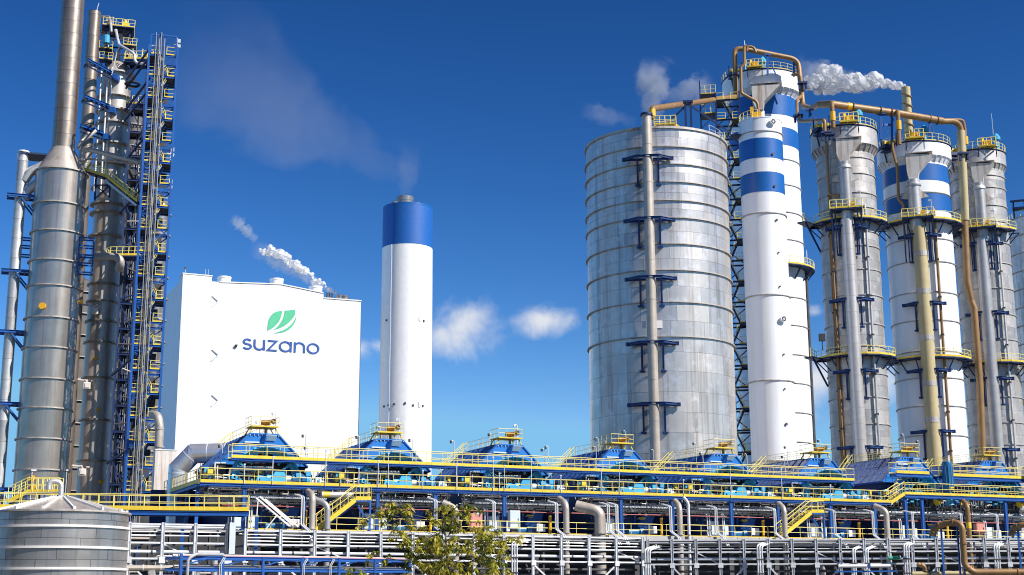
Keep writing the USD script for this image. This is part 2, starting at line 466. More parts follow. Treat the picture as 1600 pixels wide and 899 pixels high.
def pipe_bracket(t, x, y, z, span, drop, deep, name='pipe_bracket', mat='bracket_blue'):
    """blue steel bracket that holds a pipe off a shell: outline beam in plan, two hanging legs, knee braces; wall at y + deep"""
    b = B(); w = .22
    yw = y + deep
    b.beam((x - span, yw - .15, z), (x - span * .45, y - .55, z), w, .3); b.beam((x + span, yw - .15, z), (x + span * .45, y - .55, z), w, .3)
    b.beam((x - span * .45 - .1, y - .55, z), (x + span * .45 + .1, y - .55, z), w, .3)
    b.beam((x - span * 1.0, yw - .2, z - .05), (x + span * 1.0, yw - .2, z - .05), .2, .3)
    for s in (-1, 1):
        b.bar((x + s * span * .42, yw - .25, z - drop), (x + s * span * .42, yw - .25, z), .26)
        b.bar((x + s * span * .42, yw - .2, z - drop + .2), (x + s * span * .42, y - .5, z - .15), .14)
        b.box((x + s * span * .42, yw - .2, z - drop + .15), (.7, .35, .22))
        b.box((x + s * span * .97, yw - .2, z - .02), (.5, .35, .45))
    return t.part(name, b, mat)


# --- the big stainless storage tank
loc, rz, R = measure(915, 1134, 233, 180)
T0 = Thing('storage_tank', 'huge wide stainless storage tank with ring stiffeners and an outside pipe', 'tank', loc, rz)
zt = HZ(233, 180, 1024)
Yf = loc[1] - R
zr = [HZ(p, Yf, 1024) for p in (229, 256, 284, 313, 340, 381, 422, 472, 526)]
zs = [HZ(p, Yf, 1024) for p in (550, 580, 612, 644, 676, 708)]
edges = [zt - .25]
for a, b_ in zip([zt] + zr, zr):
    edges += [(a + b_) / 2 + rng.uniform(-.2, .2), b_]
edges += zs + [6.0, 3.0, 0.0]
T0.part('back_shell', B().lathe([(R - .04, 0), (R - .04, zt - .2)], 40, 20, 160), 'steel', True)
T0.part('inner_wall', B().lathe([(R - .06, 0), (R - .06, zt - .2)], 64), 'steel_dark', True)
for k, (a, b_) in enumerate(zip(edges[1:], edges)):
    shell_panels(T0, R, a, b_, 13, rng.uniform(0, 27), 'steel')
for z in zr:
    T0.part('stiffener_ring', ring(R, z, .12, .24, 96), 'ring', 30)
T0.part('rim', B().lathe([(R - .3, zt - .3), (R + .2, zt - .3), (R + .2, zt), (R - .3, zt)], 96), 'ring', 30)
T0.part('roof', B().lathe([(R - .1, zt - .05), (.4, zt + 1.4), (0, zt + 1.4)], 64), 'steel_dark', True)
px_ = hit(T0, 1011, 181, -(R + 1.1)); xp = hit(T0, 1017, 450, -(R + 1.1))[0]
ztop = px_[2]
T0.part('outside_pipe', B().tube((xp, -(R + 1.1), 0), (xp, -(R + 1.1), ztop), .62, 20), 'pipe_tan', 30)
T0.part('pipe_cap', B().tube((xp, -(R + 1.1), ztop), (xp, -(R + 1.1), ztop + .25), .8, 20), 'blue_dark', 30)
for k in range(int(ztop // 5)):
    T0.part('pipe_weld', B().tube((xp, -(R + 1.1), k * 5 + 2.4), (xp, -(R + 1.1), k * 5 + 2.5), .645, 20), 'ring')
for p in (243, 340, 432, 534, 630, 722):
    z = HZ(p, loc[1] - R - 1.5, 1017)
    pipe_bracket(T0, xp, -(R + 1.1), z, 3.1, 3.6, 1.1)
T0.part('name_plate', B().box((xp - .95, -(R + .08), HZ(507, Yf, 1010)), (.5, .06, .9)), 'white')
T0.part('name_plate', B().box((xp + .95, -(R + .08), HZ(507, Yf, 1010)), (.7, .06, .95)), 'white')
# things on its roof
railing(T0, [(R * math.cos(a) * .97, R * math.sin(a) * .97, zt) for a in np.radians(np.linspace(-40, 80, 14))], 1.1, 1.8, .035, .1, mat='galv', toe_mat='galv')
tx = hit(T0, 1039, 200, -R * .8)
b = B()
for s in (-1, 1):
    for u_ in (-1, 1):
        b.bar((tx[0] + s * 1.3, -R * .8 + u_ * 1.0, zt), (tx[0] + s * 1.3, -R * .8 + u_ * 1.0, zt + 1.6), .12)
b.box((tx[0], -R * .8, zt + .5), (2.4, 2.0, .12))
pf = T0.part('hatch_platform', b, 'yellow')
railing(T0, [(tx[0] - 1.4, -R * .8 - 1.1, zt + .55), (tx[0] + 1.4, -R * .8 - 1.1, zt + .55), (tx[0] + 1.4, -R * .8 + 1.1, zt + .55), (tx[0] - 1.4, -R * .8 + 1.1, zt + .55), (tx[0] - 1.4, -R * .8 - 1.1, zt + .55)], 1.1, .7, .045, .15, under=pf, each=False)
mx_ = hit(T0, 1076, 200, -R * .55)
b = B(); zm = HZ(163, 180 - R * .5, 1076)
b.bar((mx_[0] - .35, -R * .55, zt), (mx_[0] - .35, -R * .55, zm), .28); b.bar((mx_[0] + .35, -R * .55, zt), (mx_[0] + .35, -R * .55, zm), .28)
b.bar((mx_[0] - 4.6, -R * .5, zt + .3), (mx_[0], -R * .55, zm - .3), .2); b.bar((mx_[0] + 5.4, -R * .5, zt + .3), (mx_[0], -R * .55, zm - .3), .2)
b.box((mx_[0], -R * .55, zm), (1.3, .5, .3))
T0.part('pipe_support_frame', b, 'blue_dark')
T0.part('vent_hood', B().tube((mx_[0] - 1.8, -R * .6, zt), (mx_[0] - 1.8, -R * .6, zt + 1.0), .5, 12).tube((mx_[0] - 1.8, -R * .6, zt + 1.0), (mx_[0] - 1.8, -R * .6, zt + 1.5), .8, 12, .2), 'orange', 30)


def silo(name, label, cat, pl, pr, py, Y, shell, ring_rows, top_row, brim=None, bands=(), panels=0, ringmat='ring', gussets=0, cpx=None, brim_mat=None, group=None):
    loc, rz, R = measure(pl, pr, py, Y); c = (pl + pr) / 2
    t = Thing(name, label, cat, loc, rz, group)
    Yf = loc[1] - R
    zr = [HZ(p, Yf, c) for p in ring_rows]
    zt = HZ(top_row, Yf if not brim else Yf - (brim[0] - 1) * R, c)
    if brim:
        k, rb, rf = brim            # radius factor, rows of the lower lip and of the flare's foot
        Rb = R * k; zb, zf = HZ(rb, loc[1] - Rb, c), HZ(rf, Yf, c)
        t.part('flare', B().lathe([(R, zf), (Rb - .12, zb)], 64), brim_mat or shell, 30)
        t.part('head_band', B().lathe([(Rb - .12, zb), (Rb, zb), (Rb, zt), (Rb - .25, zt)], 64), brim_mat or shell, 30)
        t.part('head_roof', B().lathe([(Rb - .2, zt - .04), (.3, zt + .5), (0, zt + .5)], 48), 'steel_dark', 30)
        for g_ in range(gussets):
            a = 2 * math.pi * g_ / gussets; ca, sa = math.cos(a), math.sin(a)
            t.part('gusset', B().quad((ca * (R - .02), sa * (R - .02), zf - .2), (ca * (Rb - .05), sa * (Rb - .05), zb - .25), (ca * (Rb - .05), sa * (Rb - .05), zb), (ca * (R - .02), sa * (R - .02), zb), .05), brim_mat or shell)
        top = zf
    else:
        Rb = R; top = zt
        t.part('roof', B().lathe([(R + .05, zt - .15), (R + .05, zt), (.3, zt + .6), (0, zt + .6)], 64), shell, 30)
    ed = [top] + [z for z in zr if z < top - .5]
    z = ed[-1]
    step = np.mean(-np.diff(ed)) if len(ed) > 2 else 7
    while z - step > 0:
        z -= step; ed.append(z)
    ed.append(0.0)
    for a, b_ in zip(ed[1:], ed):
        if panels:
            m = (a + b_) / 2 + rng.uniform(-.3, .3)
            for lo, hi in ((a, m), (m, b_)):
                shell_panels(t, R, lo, hi, panels, rng.uniform(0, 360 / panels), shell)
        else:
            t.part('shell_course', B().lathe([(R, a), (R, b_ - .015), (R - .02, b_)], 72), shell, 30)
    if panels:
        t.part('inner_wall', B().lathe([(R - .05, 0), (R - .05, top)], 48), 'steel_dark', True)
    for z in ed[1:-1]:
        t.part('flange_ring', ring(R, z, .12, .14, 72), ringmat, 30)
    for lo, hi in bands:
        t.part('painted_band', B().lathe([(R + .012, HZ(hi, Yf, c)), (R + .025, HZ(hi, Yf, c)), (R + .025, HZ(lo, Yf, c)), (R + .012, HZ(lo, Yf, c))], 72), 'band_blue', 30)
    t.R, t.Rb, t.top, t.Y, t.c = R, Rb, zt, loc[1], c
    return t


# --- tall white silo with blue bands, and the slim white one before it
T1 = silo('white_silo', 'tallest white silo with blue bands and a flared head', 'silo', 1137, 1244, 160, 232, 'white_paint',
          (247, 287, 330, 373, 463, 507, 553, 598, 644, 690), 108, (1.15, 134, 145), ((146, 178), (197, 225)), gussets=32)
T2 = silo('slim_white_silo', 'slim white silo with two blue bands standing before the tallest silo', 'silo', 1153, 1221, 190, 187, 'white_paint',
          (204, 332, 460, 594, 720), 182, None, ((215, 246), (268, 299)))
T4 = silo('clad_silo', 'patchy metal clad silo right of the tallest white one', 'silo', 1277, 1367, 280, 195, 'clad',
          (245, 270, 300, 322, 360, 383, 420, 460, 505, 540, 583, 620, 662), 196, (1.17, 222, 235), panels=9, gussets=30)
T5 = silo('banded_white_silo', 'stout white silo with blue bands and a khaki pipe down its front', 'silo', 1377, 1481, 260, 202, 'white_paint',
          (300, 372, 408, 456, 500, 548, 590, 634, 680), 221, (1.13, 241, 252), ((255, 281), (302, 328)), gussets=34)
T6 = silo('clad_silo', 'patchy metal clad silo with a brown pipe on its left flank, at the right end', 'silo', 1483, 1568, 265, 206.5, 'clad',
          (273, 292, 320, 345, 378, 410, 450, 490, 530, 575, 620, 660), 234, (1.11, 253, 262), panels=9, gussets=30)
loc, rz, R7 = measure(1571, 1700, 345, 235)
T7 = Thing('far_tank', 'grey ringed tank cut off by the right edge', 'tank', loc, rz)
z7 = HZ(331, 235 - R7, 1630)
e7 = [z7 - k * 3.1 for k in range(40) if z7 - k * 3.1 > 0] + [0]
for a, b_ in zip(e7[1:], e7):
    shell_panels(T7, R7, a, b_, 12, rng.uniform(0, 30), 'steel', -200, -60)
    T7.part('stiffener_ring', ring(R7, b_, .14, .2, 72), 'ring', 30)
T7.part('inner_wall', B().lathe([(R7 - .06, 0), (R7 - .06, z7)], 48), 'steel_dark', True)
T7.part('roof', B().lathe([(R7, z7 - .05), (0, z7 + 1)], 48), 'steel_dark', True)
railing(T7, [(R7 * math.cos(a) * .96, R7 * math.sin(a) * .96, z7) for a in np.radians(np.linspace(-170, -40, 14))], 1.2, 1.5, .04, .15, each=False)
xx = hit(T7, 1592, 320, -R7 * .7)
T7.part('roof_frame', B().box((xx[0], -R7 * .7, z7 + 1.6), (2.2, 1.6, .3)).bar((xx[0] - .9, -R7 * .7, z7), (xx[0] - .9, -R7 * .7, z7 + 3.0), .25).bar((xx[0] + .9, -R7 * .7, z7), (xx[0] + .9, -R7 * .7, z7 + 3.0), .25).box((xx[0], -R7 * .7, z7 + 3.0), (2.8, .6, .25)), 'blue_dark')

# --- the white boiler house with the mill's name
THETA = math.radians(24.5)
bw = W(331, 440, 400)
H = Thing('boiler_house', 'huge white clad boiler house bearing a green leaf and a company name', 'building', (bw[0], bw[1], 0), THETA)


def hw(px, py, y=0.0):
    return hit(H, px, py, y)


tl, tr = hw(343, 441), hw(564.7, 470.5)
roofline = [hw(331, 440), hw(343, 441), hw(439, 444.5), hw(505, 458), hw(506, 466.0), hw(564.7, 470.5)]
right = tr[0]
front = [(0, 0), (right, 0)] + [(p[0], p[2]) for p in roofline[::-1]]
DEEP = 46.0
b = B(); P = np.array(front); tris = trimesh.creation.extrude_polygon(sg.Polygon(P), .4, engine='earcut')
v = np.array(tris.vertices); H.part('front_wall', B().add(np.c_[v[:, 0], v[:, 2], v[:, 1]], np.array(tris.faces)[:, ::-1]), 'white_clad')
H.part('right_wall', B().box((right - .2, DEEP / 2, tr[2] / 2), (.4, DEEP - .9, tr[2])), 'white_clad')
H.part('rear_wall', B().box((right / 2, DEEP, tr[2] / 2), (right, .4, tr[2])), 'white_clad')
rb = B()
for p, q in zip(roofline, roofline[1:]):
    rb.quad((p[0], .4, p[2] - .5), (q[0], .4, q[2] - .5), (q[0], DEEP, q[2] - .5), (p[0], DEEP, p[2] - .5), .2)
H.part('roof', rb, 'galv')
for p, q in zip(roofline[1:], roofline[2:]):
    if abs(p[0] - q[0]) > 1:
        H.part('roof_flashing', B().bar((p[0], -.06, p[2] + .05), (q[0], -.06, q[2] + .05), .35, .3), 'ring_white')
# the stair and lift tower at its left corner: the front of it stands a little proud
a_, c_ = hw(286, 428, -1.5), hw(331.5, 430, -1.5)
tw = c_[0] - a_[0]; th = a_[2]
t0 = H.part('corner_tower', B().box((a_[0] + tw / 2, 1.0, th / 2), (tw, 5.0, th)), 'white_clad')
H.part('tower_coping', B().box((a_[0] + tw / 2, 1.0, th + .15), (tw + .3, 5.3, .3)), 'ring_white', under=t0)
H.part('side_wall', B().box((a_[0] + .6, 3.5 + (DEEP - 3.5) / 2, th / 2 - .5), (.4, DEEP - 3.5, th - 1.0)), 'white_clad')
for k in range(1, 11):
    H.part('cladding_joint', B().box((a_[0] + tw / 2, -1.515, th * k / 11), (tw, .03, .06)), 'ring_white')
for k in range(1, 12):
    H.part('cladding_joint', B().box((right / 2 + .1, -.012, tr[2] * k / 12), (right - .3, .03, .07)), 'white_clad')
for px, py, r in ((350, 441, 2.0), (432, 444, 2.0), (493, 456, 2.0)):
    p = hw(px, py, 6)
    H.part('roof_vent', B().lathe([(r, p[2] - 4), (r, p[2] + 1.0), (r * 1.06, p[2] + 1.0), (r * 1.06, p[2] + 1.5), (0, p[2] + 1.9)], 20, c=(p[0], 6)), 'white', 30)
for px, py, r in ((530, 468, 1.0), (538, 469, 1.2)):
    p = hw(px, py, 4)
    H.part('steam_vent', B().lathe([(r, p[2] - 3), (r, p[2] + .9), (r * 1.15, p[2] + .9), (r * 1.15, p[2] + 1.1), (r * .7, p[2] + 1.4)], 14, c=(p[0], 4)), 'steel_plain', 30)
for px in (511, 515, 519):
    p = hw(px, 466, 3); H.part('vent_pipe', B().tube((p[0], 3, p[2] - 2), (p[0], 3, p[2] + 1.6), .28, 8), 'dark')
for py in (471, 555, 626):
    p, q, s = hw(331, py - 9), hw(341, py), hw(330, py + 9)
    H.part('cable_bracket', B().bar((p[0], -.2, p[2]), (q[0], -.2, q[2]), .3, .22).bar((q[0], -.2, q[2]), (s[0], -.2, s[2]), .3, .22), 'galv')  # grey chevron strips on the wall
p = hw(368.5, 541); H.part('wall_lamp', B().box((p[0], -.3, p[2]), (.5, .6, .8)).box((p[0], -.7, p[2] + .2), (.7, .3, .3)), 'dark')
for px in (289, 321, 325):
    p = hw(px, 428, -.5); H.part('aerial', B().tube((p[0], -.5, th), (p[0], -.5, th + 2.2), .07, 5), 'galv')
H.part('antenna_head', B().box((hw(289, 424, -.5)[0], -.5, th + 2.0), (.6, .4, .5)), 'dark')

# lettering: round geometric strokes laid on the wall
SW = .155                                       # stroke, in x-heights


def arc(cx, cy, rx, ry, a0, a1, n=20):
    return [(cx + rx * math.cos(math.radians(a0 + (a1 - a0) * k / n)), cy + ry * math.sin(math.radians(a0 + (a1 - a0) * k / n))) for k in range(n + 1)]


def strokes(ch):
    h = SW / 2; r = .5 - h
    if ch == 's':
        return [arc(.36, .5 + (.5 - h) / 2, .27, (.5 - h) / 2, 25, 180) + arc(.36, .5 + (.5 - h) / 2, .27, (.5 - h) / 2, 180, 262)[1:] + [(.42, .49)] + arc(.36, h + (.5 - h) / 2, .29, (.5 - h) / 2, 82, -90)[1:] + arc(.36, h + (.5 - h) / 2, .29, (.5 - h) / 2, -90, -155)[1:]], .74
    if ch == 'u':
        return [[(.1, 1 - h / 2), (.1, .42)] + arc(.46, .42, .36, .42 - h, 180, 360), [(.82, 1 - h / 2), (.82, h / 2)]], .95
    if ch == 'z':
        return [[(.08, 1 - h), (.74, 1 - h), (.08, h), (.78, h)]], .86
    if ch == 'a':
        return [arc(.5, .5, r, r, 0, 360, 40), [(.5 + r, 1 - h / 2), (.5 + r, h / 2)]], 1.06
    if ch == 'n':
        return [[(.1, 1 - h / 2), (.1, h / 2)], [(.1, .58)] + arc(.46, .58, .36, .42 - h, 180, 0) + [(.82, h / 2)]], .95
    return [arc(.5, .5, r, r, 0, 360, 40)], 1.06


pens, x = [], 0.0
for ch in 'suzano':
    st, w_ = strokes(ch); pens.append((ch, [[(x + a, c) for a, c in s] for s in st])); x += w_ + .075
total = x - .075
pa, pb = hw(378.5, 546), hw(500, 554.5)
xh = hw(378.5, 528.5)[2] - pa[2]; sx = (pb[0] - pa[0]) / total
for ch, st in pens:
    shp = sg.MultiLineString([s for s in st]).buffer(SW / 2, cap_style='flat', join_style='round', quad_segs=6) if ch != 'z' else sg.LineString(st[0]).buffer(SW / 2, cap_style='flat', join_style='mitre')
    ex = trimesh.creation.extrude_polygon(shp.simplify(.004), .12, engine='earcut') if shp.geom_type == 'Polygon' else trimesh.util.concatenate([trimesh.creation.extrude_polygon(s_, .12, engine='earcut') for s_ in shp.geoms])
    v = np.array(ex.vertices)
    H.part('letter', B().add(np.c_[pa[0] + v[:, 0] * sx, -.04 - v[:, 2], pa[2] + v[:, 1] * xh], np.array(ex.faces)[:, ::-1]), 'logo_blue')


def leafpart(pts):
    q = [hw(240 + a / 2.809, 400 + c / 2.809) for a, c in pts]
    ex = trimesh.creation.extrude_polygon(sg.Polygon([(p[0], p[2]) for p in q]).buffer(0), .1, engine='earcut'); v = np.array(ex.vertices)
    H.part('leaf_emblem', B().add(np.c_[v[:, 0], -.03 - v[:, 2], v[:, 1]], np.array(ex.faces)[:, ::-1]), 'logo_green')


def bez(p0, p1, p2, p3, n=12):
    return [tuple((1 - t) ** 3 * np.array(p0) + 3 * t * (1 - t) ** 2 * np.array(p1) + 3 * t * t * (1 - t) * np.array(p2) + t ** 3 * np.array(p3)) for t in np.arange(n) / n]


leafpart(bez((500, 328), (500, 290), (506, 252), (545, 244)) + bez((545, 244), (553, 242), (558, 242), (564, 241)) + bez((564, 241), (562, 275), (545, 310), (500, 328)))
leafpart(bez((576, 240), (592, 240), (605, 238), (621, 236)) + bez((621, 236), (622, 245), (621, 252), (621, 258)) + bez((621, 258), (602, 290), (575, 314), (528, 324)) + bez((528, 324), (556, 302), (574, 275), (576, 240)))
leafpart(bez((627, 264), (624, 305), (592, 342), (527, 339)) + bez((527, 339), (575, 330), (612, 305), (627, 264)))

# --- the concrete chimney
loc, rz, R = measure(596, 677, 400, 420); Rt = measure(598.5, 676, 325, 420)[2]; Rb = measure(591, 674, 700, 420)[2]
C = Thing('chimney', 'tall white concrete chimney with a broad blue top', 'chimney', loc, rz)
zt = HZ(326, 420, 637); zb = HZ(380, 420 - R, 637); z7_ = HZ(700, 420, 634)


def rc(z):
    return Rb + (Rt - Rb) * (z - z7_) / (zt - z7_)


C.part('shaft', B().lathe([(rc(z), z) for z in np.linspace(0, zb, 30)], 72), 'white_conc', 30)
C.part('soot_rim', B().lathe([(rc(zt) + .045, zt - .7), (rc(zt) + .045, zt - .02), (rc(zt) - .45, zt + .06)], 72), 'band_blue', 30)
C.part('blue_top', B().lathe([(rc(zb) + .03, zb), (rc(zt) + .03, zt), (rc(zt) - .5, zt), (rc(zt) - .5, zt - 2)], 72), 'chimney_blue', 30)
C.part('roof_slab', B().lathe([(rc(zt) - .2, zt - .3), (0, zt - .2)], 40), 'concrete')
for k in range(1, 26):
    z = zb * k / 26; C.part('pour_joint', B().lathe([(rc(z) - .01, z - .03), (rc(z) + .012, z - .03), (rc(z) + .012, z + .03), (rc(z) - .01, z + .03)], 72), 'white_conc')
C.part('cable_duct', B().path([(-rc(20) * .62, -rc(20) * .80, 0), (-rc(zb) * .62, -rc(zb) * .80, zb)], .09, 6), 'galv')
for dx, r, h in ((-1.0, 2.7, 3.4), (-4.0, 1.3, 1.6), (2.6, 1.3, 1.4), (1.4, 1.0, 1.0)):
    C.part('flue', B().lathe([(r, zt - 1), (r, zt + h * .6), (r * 1.03, zt + h * .6), (r * 1.03, zt + h), (r * .8, zt + h), (r * .8, zt)], 24, c=(dx, -.5 if r > 2 else -1.2)), 'steel_plain', 30)
for px, py, w_, h_ in ((656, 499, .7, 1.5), (655, 633, .7, 1.5)):
    p = hit(C, px, py, -rc(30) * .72); C.part('hatch', B().box((p[0], -math.sqrt(max(1, rc(p[2]) ** 2 - p[0] ** 2)) - .03, p[2]), (w_, .35, h_), .65), 'galv')
for px, py in ((600, 634), (607, 633), (616, 632), (633, 631), (645.5, 634), (660.5, 634), (604, 499), (662, 501)):
    p = hit(C, px, py, -rc(30) * .85); yy = -math.sqrt(max(1, rc(p[2]) ** 2 - p[0] ** 2)); C.part('port', B().box((p[0], yy, p[2]), (.5, .5, .55), math.atan2(p[0], -yy)), 'dark')
# ------------------------------------------------------------------ what hangs on the silos
def hopper(t, top, mid, bot, out=1.7, mat='white_rust'):
    """top/mid/bot: (left px, right px, row)"""
    y = -(t.R + out); pts = []
    q = [hit(t, px, py, y) for px, py in ((top[0], top[2]), (mid[0], mid[2]), (bot[0], bot[2]), (bot[1], bot[2]), (mid[1], mid[2]), (top[1], top[2]))]
    t.part('chute', B().prism([(p[0], p[2]) for p in q], y, -(t.R - .1)), mat)
    m = (q[2] + q[3]) / 2
    t.part('chute_lip', B().box((((q[0] + q[5]) / 2)[0], y / 2 - t.R / 2, q[0][2] + .06), (q[5][0] - q[0][0] + .2, out + .25, .12)), 'ring')
    return m


def down_pipe(t, pl, pr, py, z0, z1, out, mat, name='down_pipe', seg=2.4, n=18):
    a, b = hit(t, pl, py, -(t.R + out)), hit(t, pr, py, -(t.R + out)); x = (a[0] + b[0]) / 2; r = (b[0] - a[0]) / 2
    pp = t.part(name, B().tube((x, -(t.R + out), z0), (x, -(t.R + out), z1), r, n), mat, 30)
    if seg:
        z = z1 - seg
        while z > z0:
            t.part('seam', B().tube((x, -(t.R + out), z), (x, -(t.R + out), z + .07), r + .012, n), 'ring', under=pp); z -= seg
    return x, r


def head_platform(t, px, blue_left=True, hat=True):
    """railings, hatch platform and hanging brackets on a silo's head"""
    zt, Rb = t.top, t.Rb
    a = np.radians(np.linspace(-175, 10, 17))
    pf = t.part('head_walkway', B().lathe([(Rb - 1.2, zt + .08), (Rb + .12, zt + .08), (Rb + .12, zt + .2), (Rb - 1.2, zt + .2)], 40, -180, 20), 'blue_dark')
    railing(t, [(Rb * math.cos(k), Rb * math.sin(k), zt + .2) for k in a], 1.15, 1.25, .035, .16, under=pf, each=False, mat='yellow_rail')
    x = hit(t, px, 200, -Rb * .9)[0]; y = -math.sqrt(max(.5, Rb ** 2 - x * x))
    hp = t.part('hatch_platform', B().box((x, y + .6, zt + .55), (2.4, 1.8, .12)).box((x, y - .45, zt + .52), (2.5, .05, .2)), 'yellow')
    railing(t, [(x - 1.3, y - .45, zt + .6), (x + 1.3, y - .45, zt + .6), (x + 1.3, y + 1.6, zt + .6)], 1.15, .65, .05, .0, under=hp, each=False)
    t.part('hatch', B().box((x + .1, y + .7, zt + 1.1), (1.1, 1.0, 1.0)).tube((x - .6, y + .7, zt + .6), (x - .6, y + .7, zt + 2.0), .25, 8), 'orange')
    b = B()
    for s in (-1, 1):
        b.bar((x + s * 1.25, y + .5, zt + .15), (x + s * 1.25, y - .6, zt + .15), .16); b.bar((x + s * 1.25, y - .55, zt + .2), (x + s * 1.25, y - .3, zt - 1.1), .14)
        b.bar((x + s * 1.25, y - .55, zt - .1), (x + s * 1.25, y + .0, zt - 1.3), .1)
    t.part('platform_bracket', b, 'blue_dark')
    if blue_left:
        b = B(); c = math.radians(-128); X, Y = Rb * math.cos(c), Rb * math.sin(c)
        b.box((X, Y, zt - .25), (2.6, 1.6, .5), .6); b.box((X - .4, Y - .2, zt - .9), (1.6, 1.2, .2), .6)
        for s in (-.9, 0, .9):
            b.bar((X + s, Y - .3 * s, zt - .3), (X + s * .6, Y + .5, zt - 2.4), .16)
        b.bar((X - 1.2, Y, zt - .3), (X - 1.2, Y, zt + 1.6), .16).bar((X + 1.0, Y - .6, zt - .3), (X + 1.0, Y - .6, zt + 1.8), .16)
        t.part('valve_platform', b, 'blue_dark')
        bb = B()
        for s in (-.7, 0, .7):
            bb.box((X + s, Y, zt + .45), (.5, .8, .7), .6)
        t.part('valve_box', bb, 'yellow')
    if hat:
        t.part('vent', B().lathe([(.3, zt + .2), (.3, zt + 2.0), (.6, zt + 2.0), (.6, zt + 2.5), (.15, zt + 3.1)], 12, c=(x + 1.4, y + 2.2)), 'light_blue', 30)


# chutes and pipes
m = hopper(T1, (1174, 1219, 132), (1176, 1194, 158), (1182, 1193, 171), 2.2)
T1.part('chute_pipe', B().tube((m[0], -(T1.R + 1.0), m[2] - 14), (m[0], -(T1.R + 1.0), m[2]), .75, 16), 'white_paint', 30)
for t, top, mid, bot, pipe, plat in ((T4, (1306, 1345, 217), (1307, 1327, 240), (1313, 1326, 254), (1310, 1329, 262, 'pipe_clad'), 326),
                                     (T5, (1415, 1456, 241), (1417, 1436, 268), (1421, 1434, 282), (1418, 1438.5, 300, 'pipe_clad'), 338),
                                     (T6, (1516, 1553, 255), (1519, 1537, 275), (1524, 1536, 287), (1522, 1539, 300, 'pipe_clad'), 356)):
    m = hopper(t, top, mid, bot)
    x, r = None, None
    zp = HZ(plat, t.Y - t.R - 1.3, t.c)
    x, r = down_pipe(t, pipe[0], pipe[1], pipe[2], zp - 2.0, m[2] + .2, 1.15, pipe[3], 'chute_pipe')
    t.part('collar', B().lathe([(r * .8, m[2] - .9), (r * 1.18, m[2] - .75), (r * 1.18, m[2] - .55), (r * .6, m[2] + .35)], 18, c=(x, -(t.R + 1.15))), 'pipe_grey', 30)
    for s in (-1, 1):
        t.part('wing_plate', B().prism([(x, m[2] - 2.6), (x + s * .1, m[2] - .3), (x + s * (r + 1.1), m[2] - 2.2)][::s], -(t.R + .35), -(t.R + .2)), 'white_rust')
    z = zp - 2.0
    if t is T5:
        xl, rl = down_pipe(t, 1428, 1450, 400, 0, zp - 1.6, 1.35, 'khaki', 'khaki_pipe', 0)
        for py in (399, 458, 531, 543 - 60 + 120, 660):
            zz = HZ(py, t.Y - t.R - 2, 1440); t.part('pipe_band', B().tube((xl, -(t.R + 1.35), zz), (xl, -(t.R + 1.35), zz + .75), rl + .03, 20), 'ring')
    else:
        k = 1318 if t is T4 else 1527.5
        w = 21 if t is T4 else 20
        xl, rl = down_pipe(t, k, k + w, 430, 0, zp - 1.6, 1.35, 'pipe_clad', 'lower_pipe', 2.2)
    t.xl = xl
for t, rows in ((T4, (352, 466, 578, 698)), (T5, (365, 472, 577, 673)), (T6, (378, 487, 590, 702))):
    for py in rows:
        pipe_bracket(t, t.xl, -(t.R + 1.35), HZ(py, t.Y - t.R - 1.8, t.c), 2.9, 3.9, 1.35)


def strip_pipe(t, name, p0, p1, r, out, mat, bands=0, top_bend=None):
    a, b = hit(t, p0[0], p0[1], -(t.R + out)), hit(t, p1[0], p1[1], -(t.R + out)); x = (a[0] + b[0]) / 2
    yy = -math.sqrt(max(.04, (t.R) ** 2 - min(x * x, (t.R * .98) ** 2))) - out
    x = (hit(t, p0[0], p0[1], yy)[0] + hit(t, p1[0], p1[1], yy)[0]) / 2
    pp = t.part(name, B().path([(x, yy + out + .2, a[2]), (x, yy, a[2]), (x, yy, 0)], r, 10, .4), mat, 30)
    z = a[2] - 2
    while z > 2:
        t.part('clamp', B().box((x, yy + out / 2, z), (r * 2.6, out + r * 2, .18)), 'dark', under=pp); z -= 5.5
    return x


strip_pipe(T4, 'grey_riser', (1353, 318), (1372, 700), .17, .5, 'pipe_grey')
strip_pipe(T4, 'brown_riser', (1296, 345), (1313, 700), .16, .4, 'pipe_brown')
strip_pipe(T5, 'brown_riser', (1459, 325), (1486, 715), .2, .5, 'pipe_brown')
strip_pipe(T6, 'grey_riser', (1560, 345), (1584, 700), .16, .5, 'pipe_grey')
strip_pipe(T4, 'dark_riser', (1343 - 55, 225), (1300, 330), .18, .45, 'pipe_brown')
T4.part('drain_pipe', B().path([hit(T4, 1290, 205, -(T4.Rb + .4)), hit(T4, 1292, 250, -(T4.Rb + .4)), hit(T4, 1295, 300, -(T4.R + .5)), hit(T4, 1297, 305, -(T4.R + .5)), hit(T4, 1312, 306, -(T4.R + .8))], .2, 8, .5), 'pipe_brown', 30)
T4.part('drain_pipe', B().path([hit(T4, 1295.5, 205, -(T4.Rb + .3)), hit(T4, 1297, 290, -(T4.R + .4))], .14, 8), 'pipe_grey', 30)
T5.part('drain_pipe', B().path([hit(T5, 1394, 220, -(T5.Rb + .4)), hit(T5, 1395, 235, -(T5.Rb + .4)), hit(T5, 1402, 262, -(T5.R + .6)), hit(T5, 1404, 312, -(T5.R + .6)), hit(T5, 1412, 320, -(T5.R + .7)), hit(T5, 1413, 333, -(T5.R + .8))], .22, 8, .5), 'pipe_brown', 30)
x6 = hit(T6, 1506, 330, -(T6.R + .7))[0]
head_platform(T1, 1185 - 2, True); head_platform(T4, 1327); head_platform(T5, 1428); head_platform(T6, 1540)
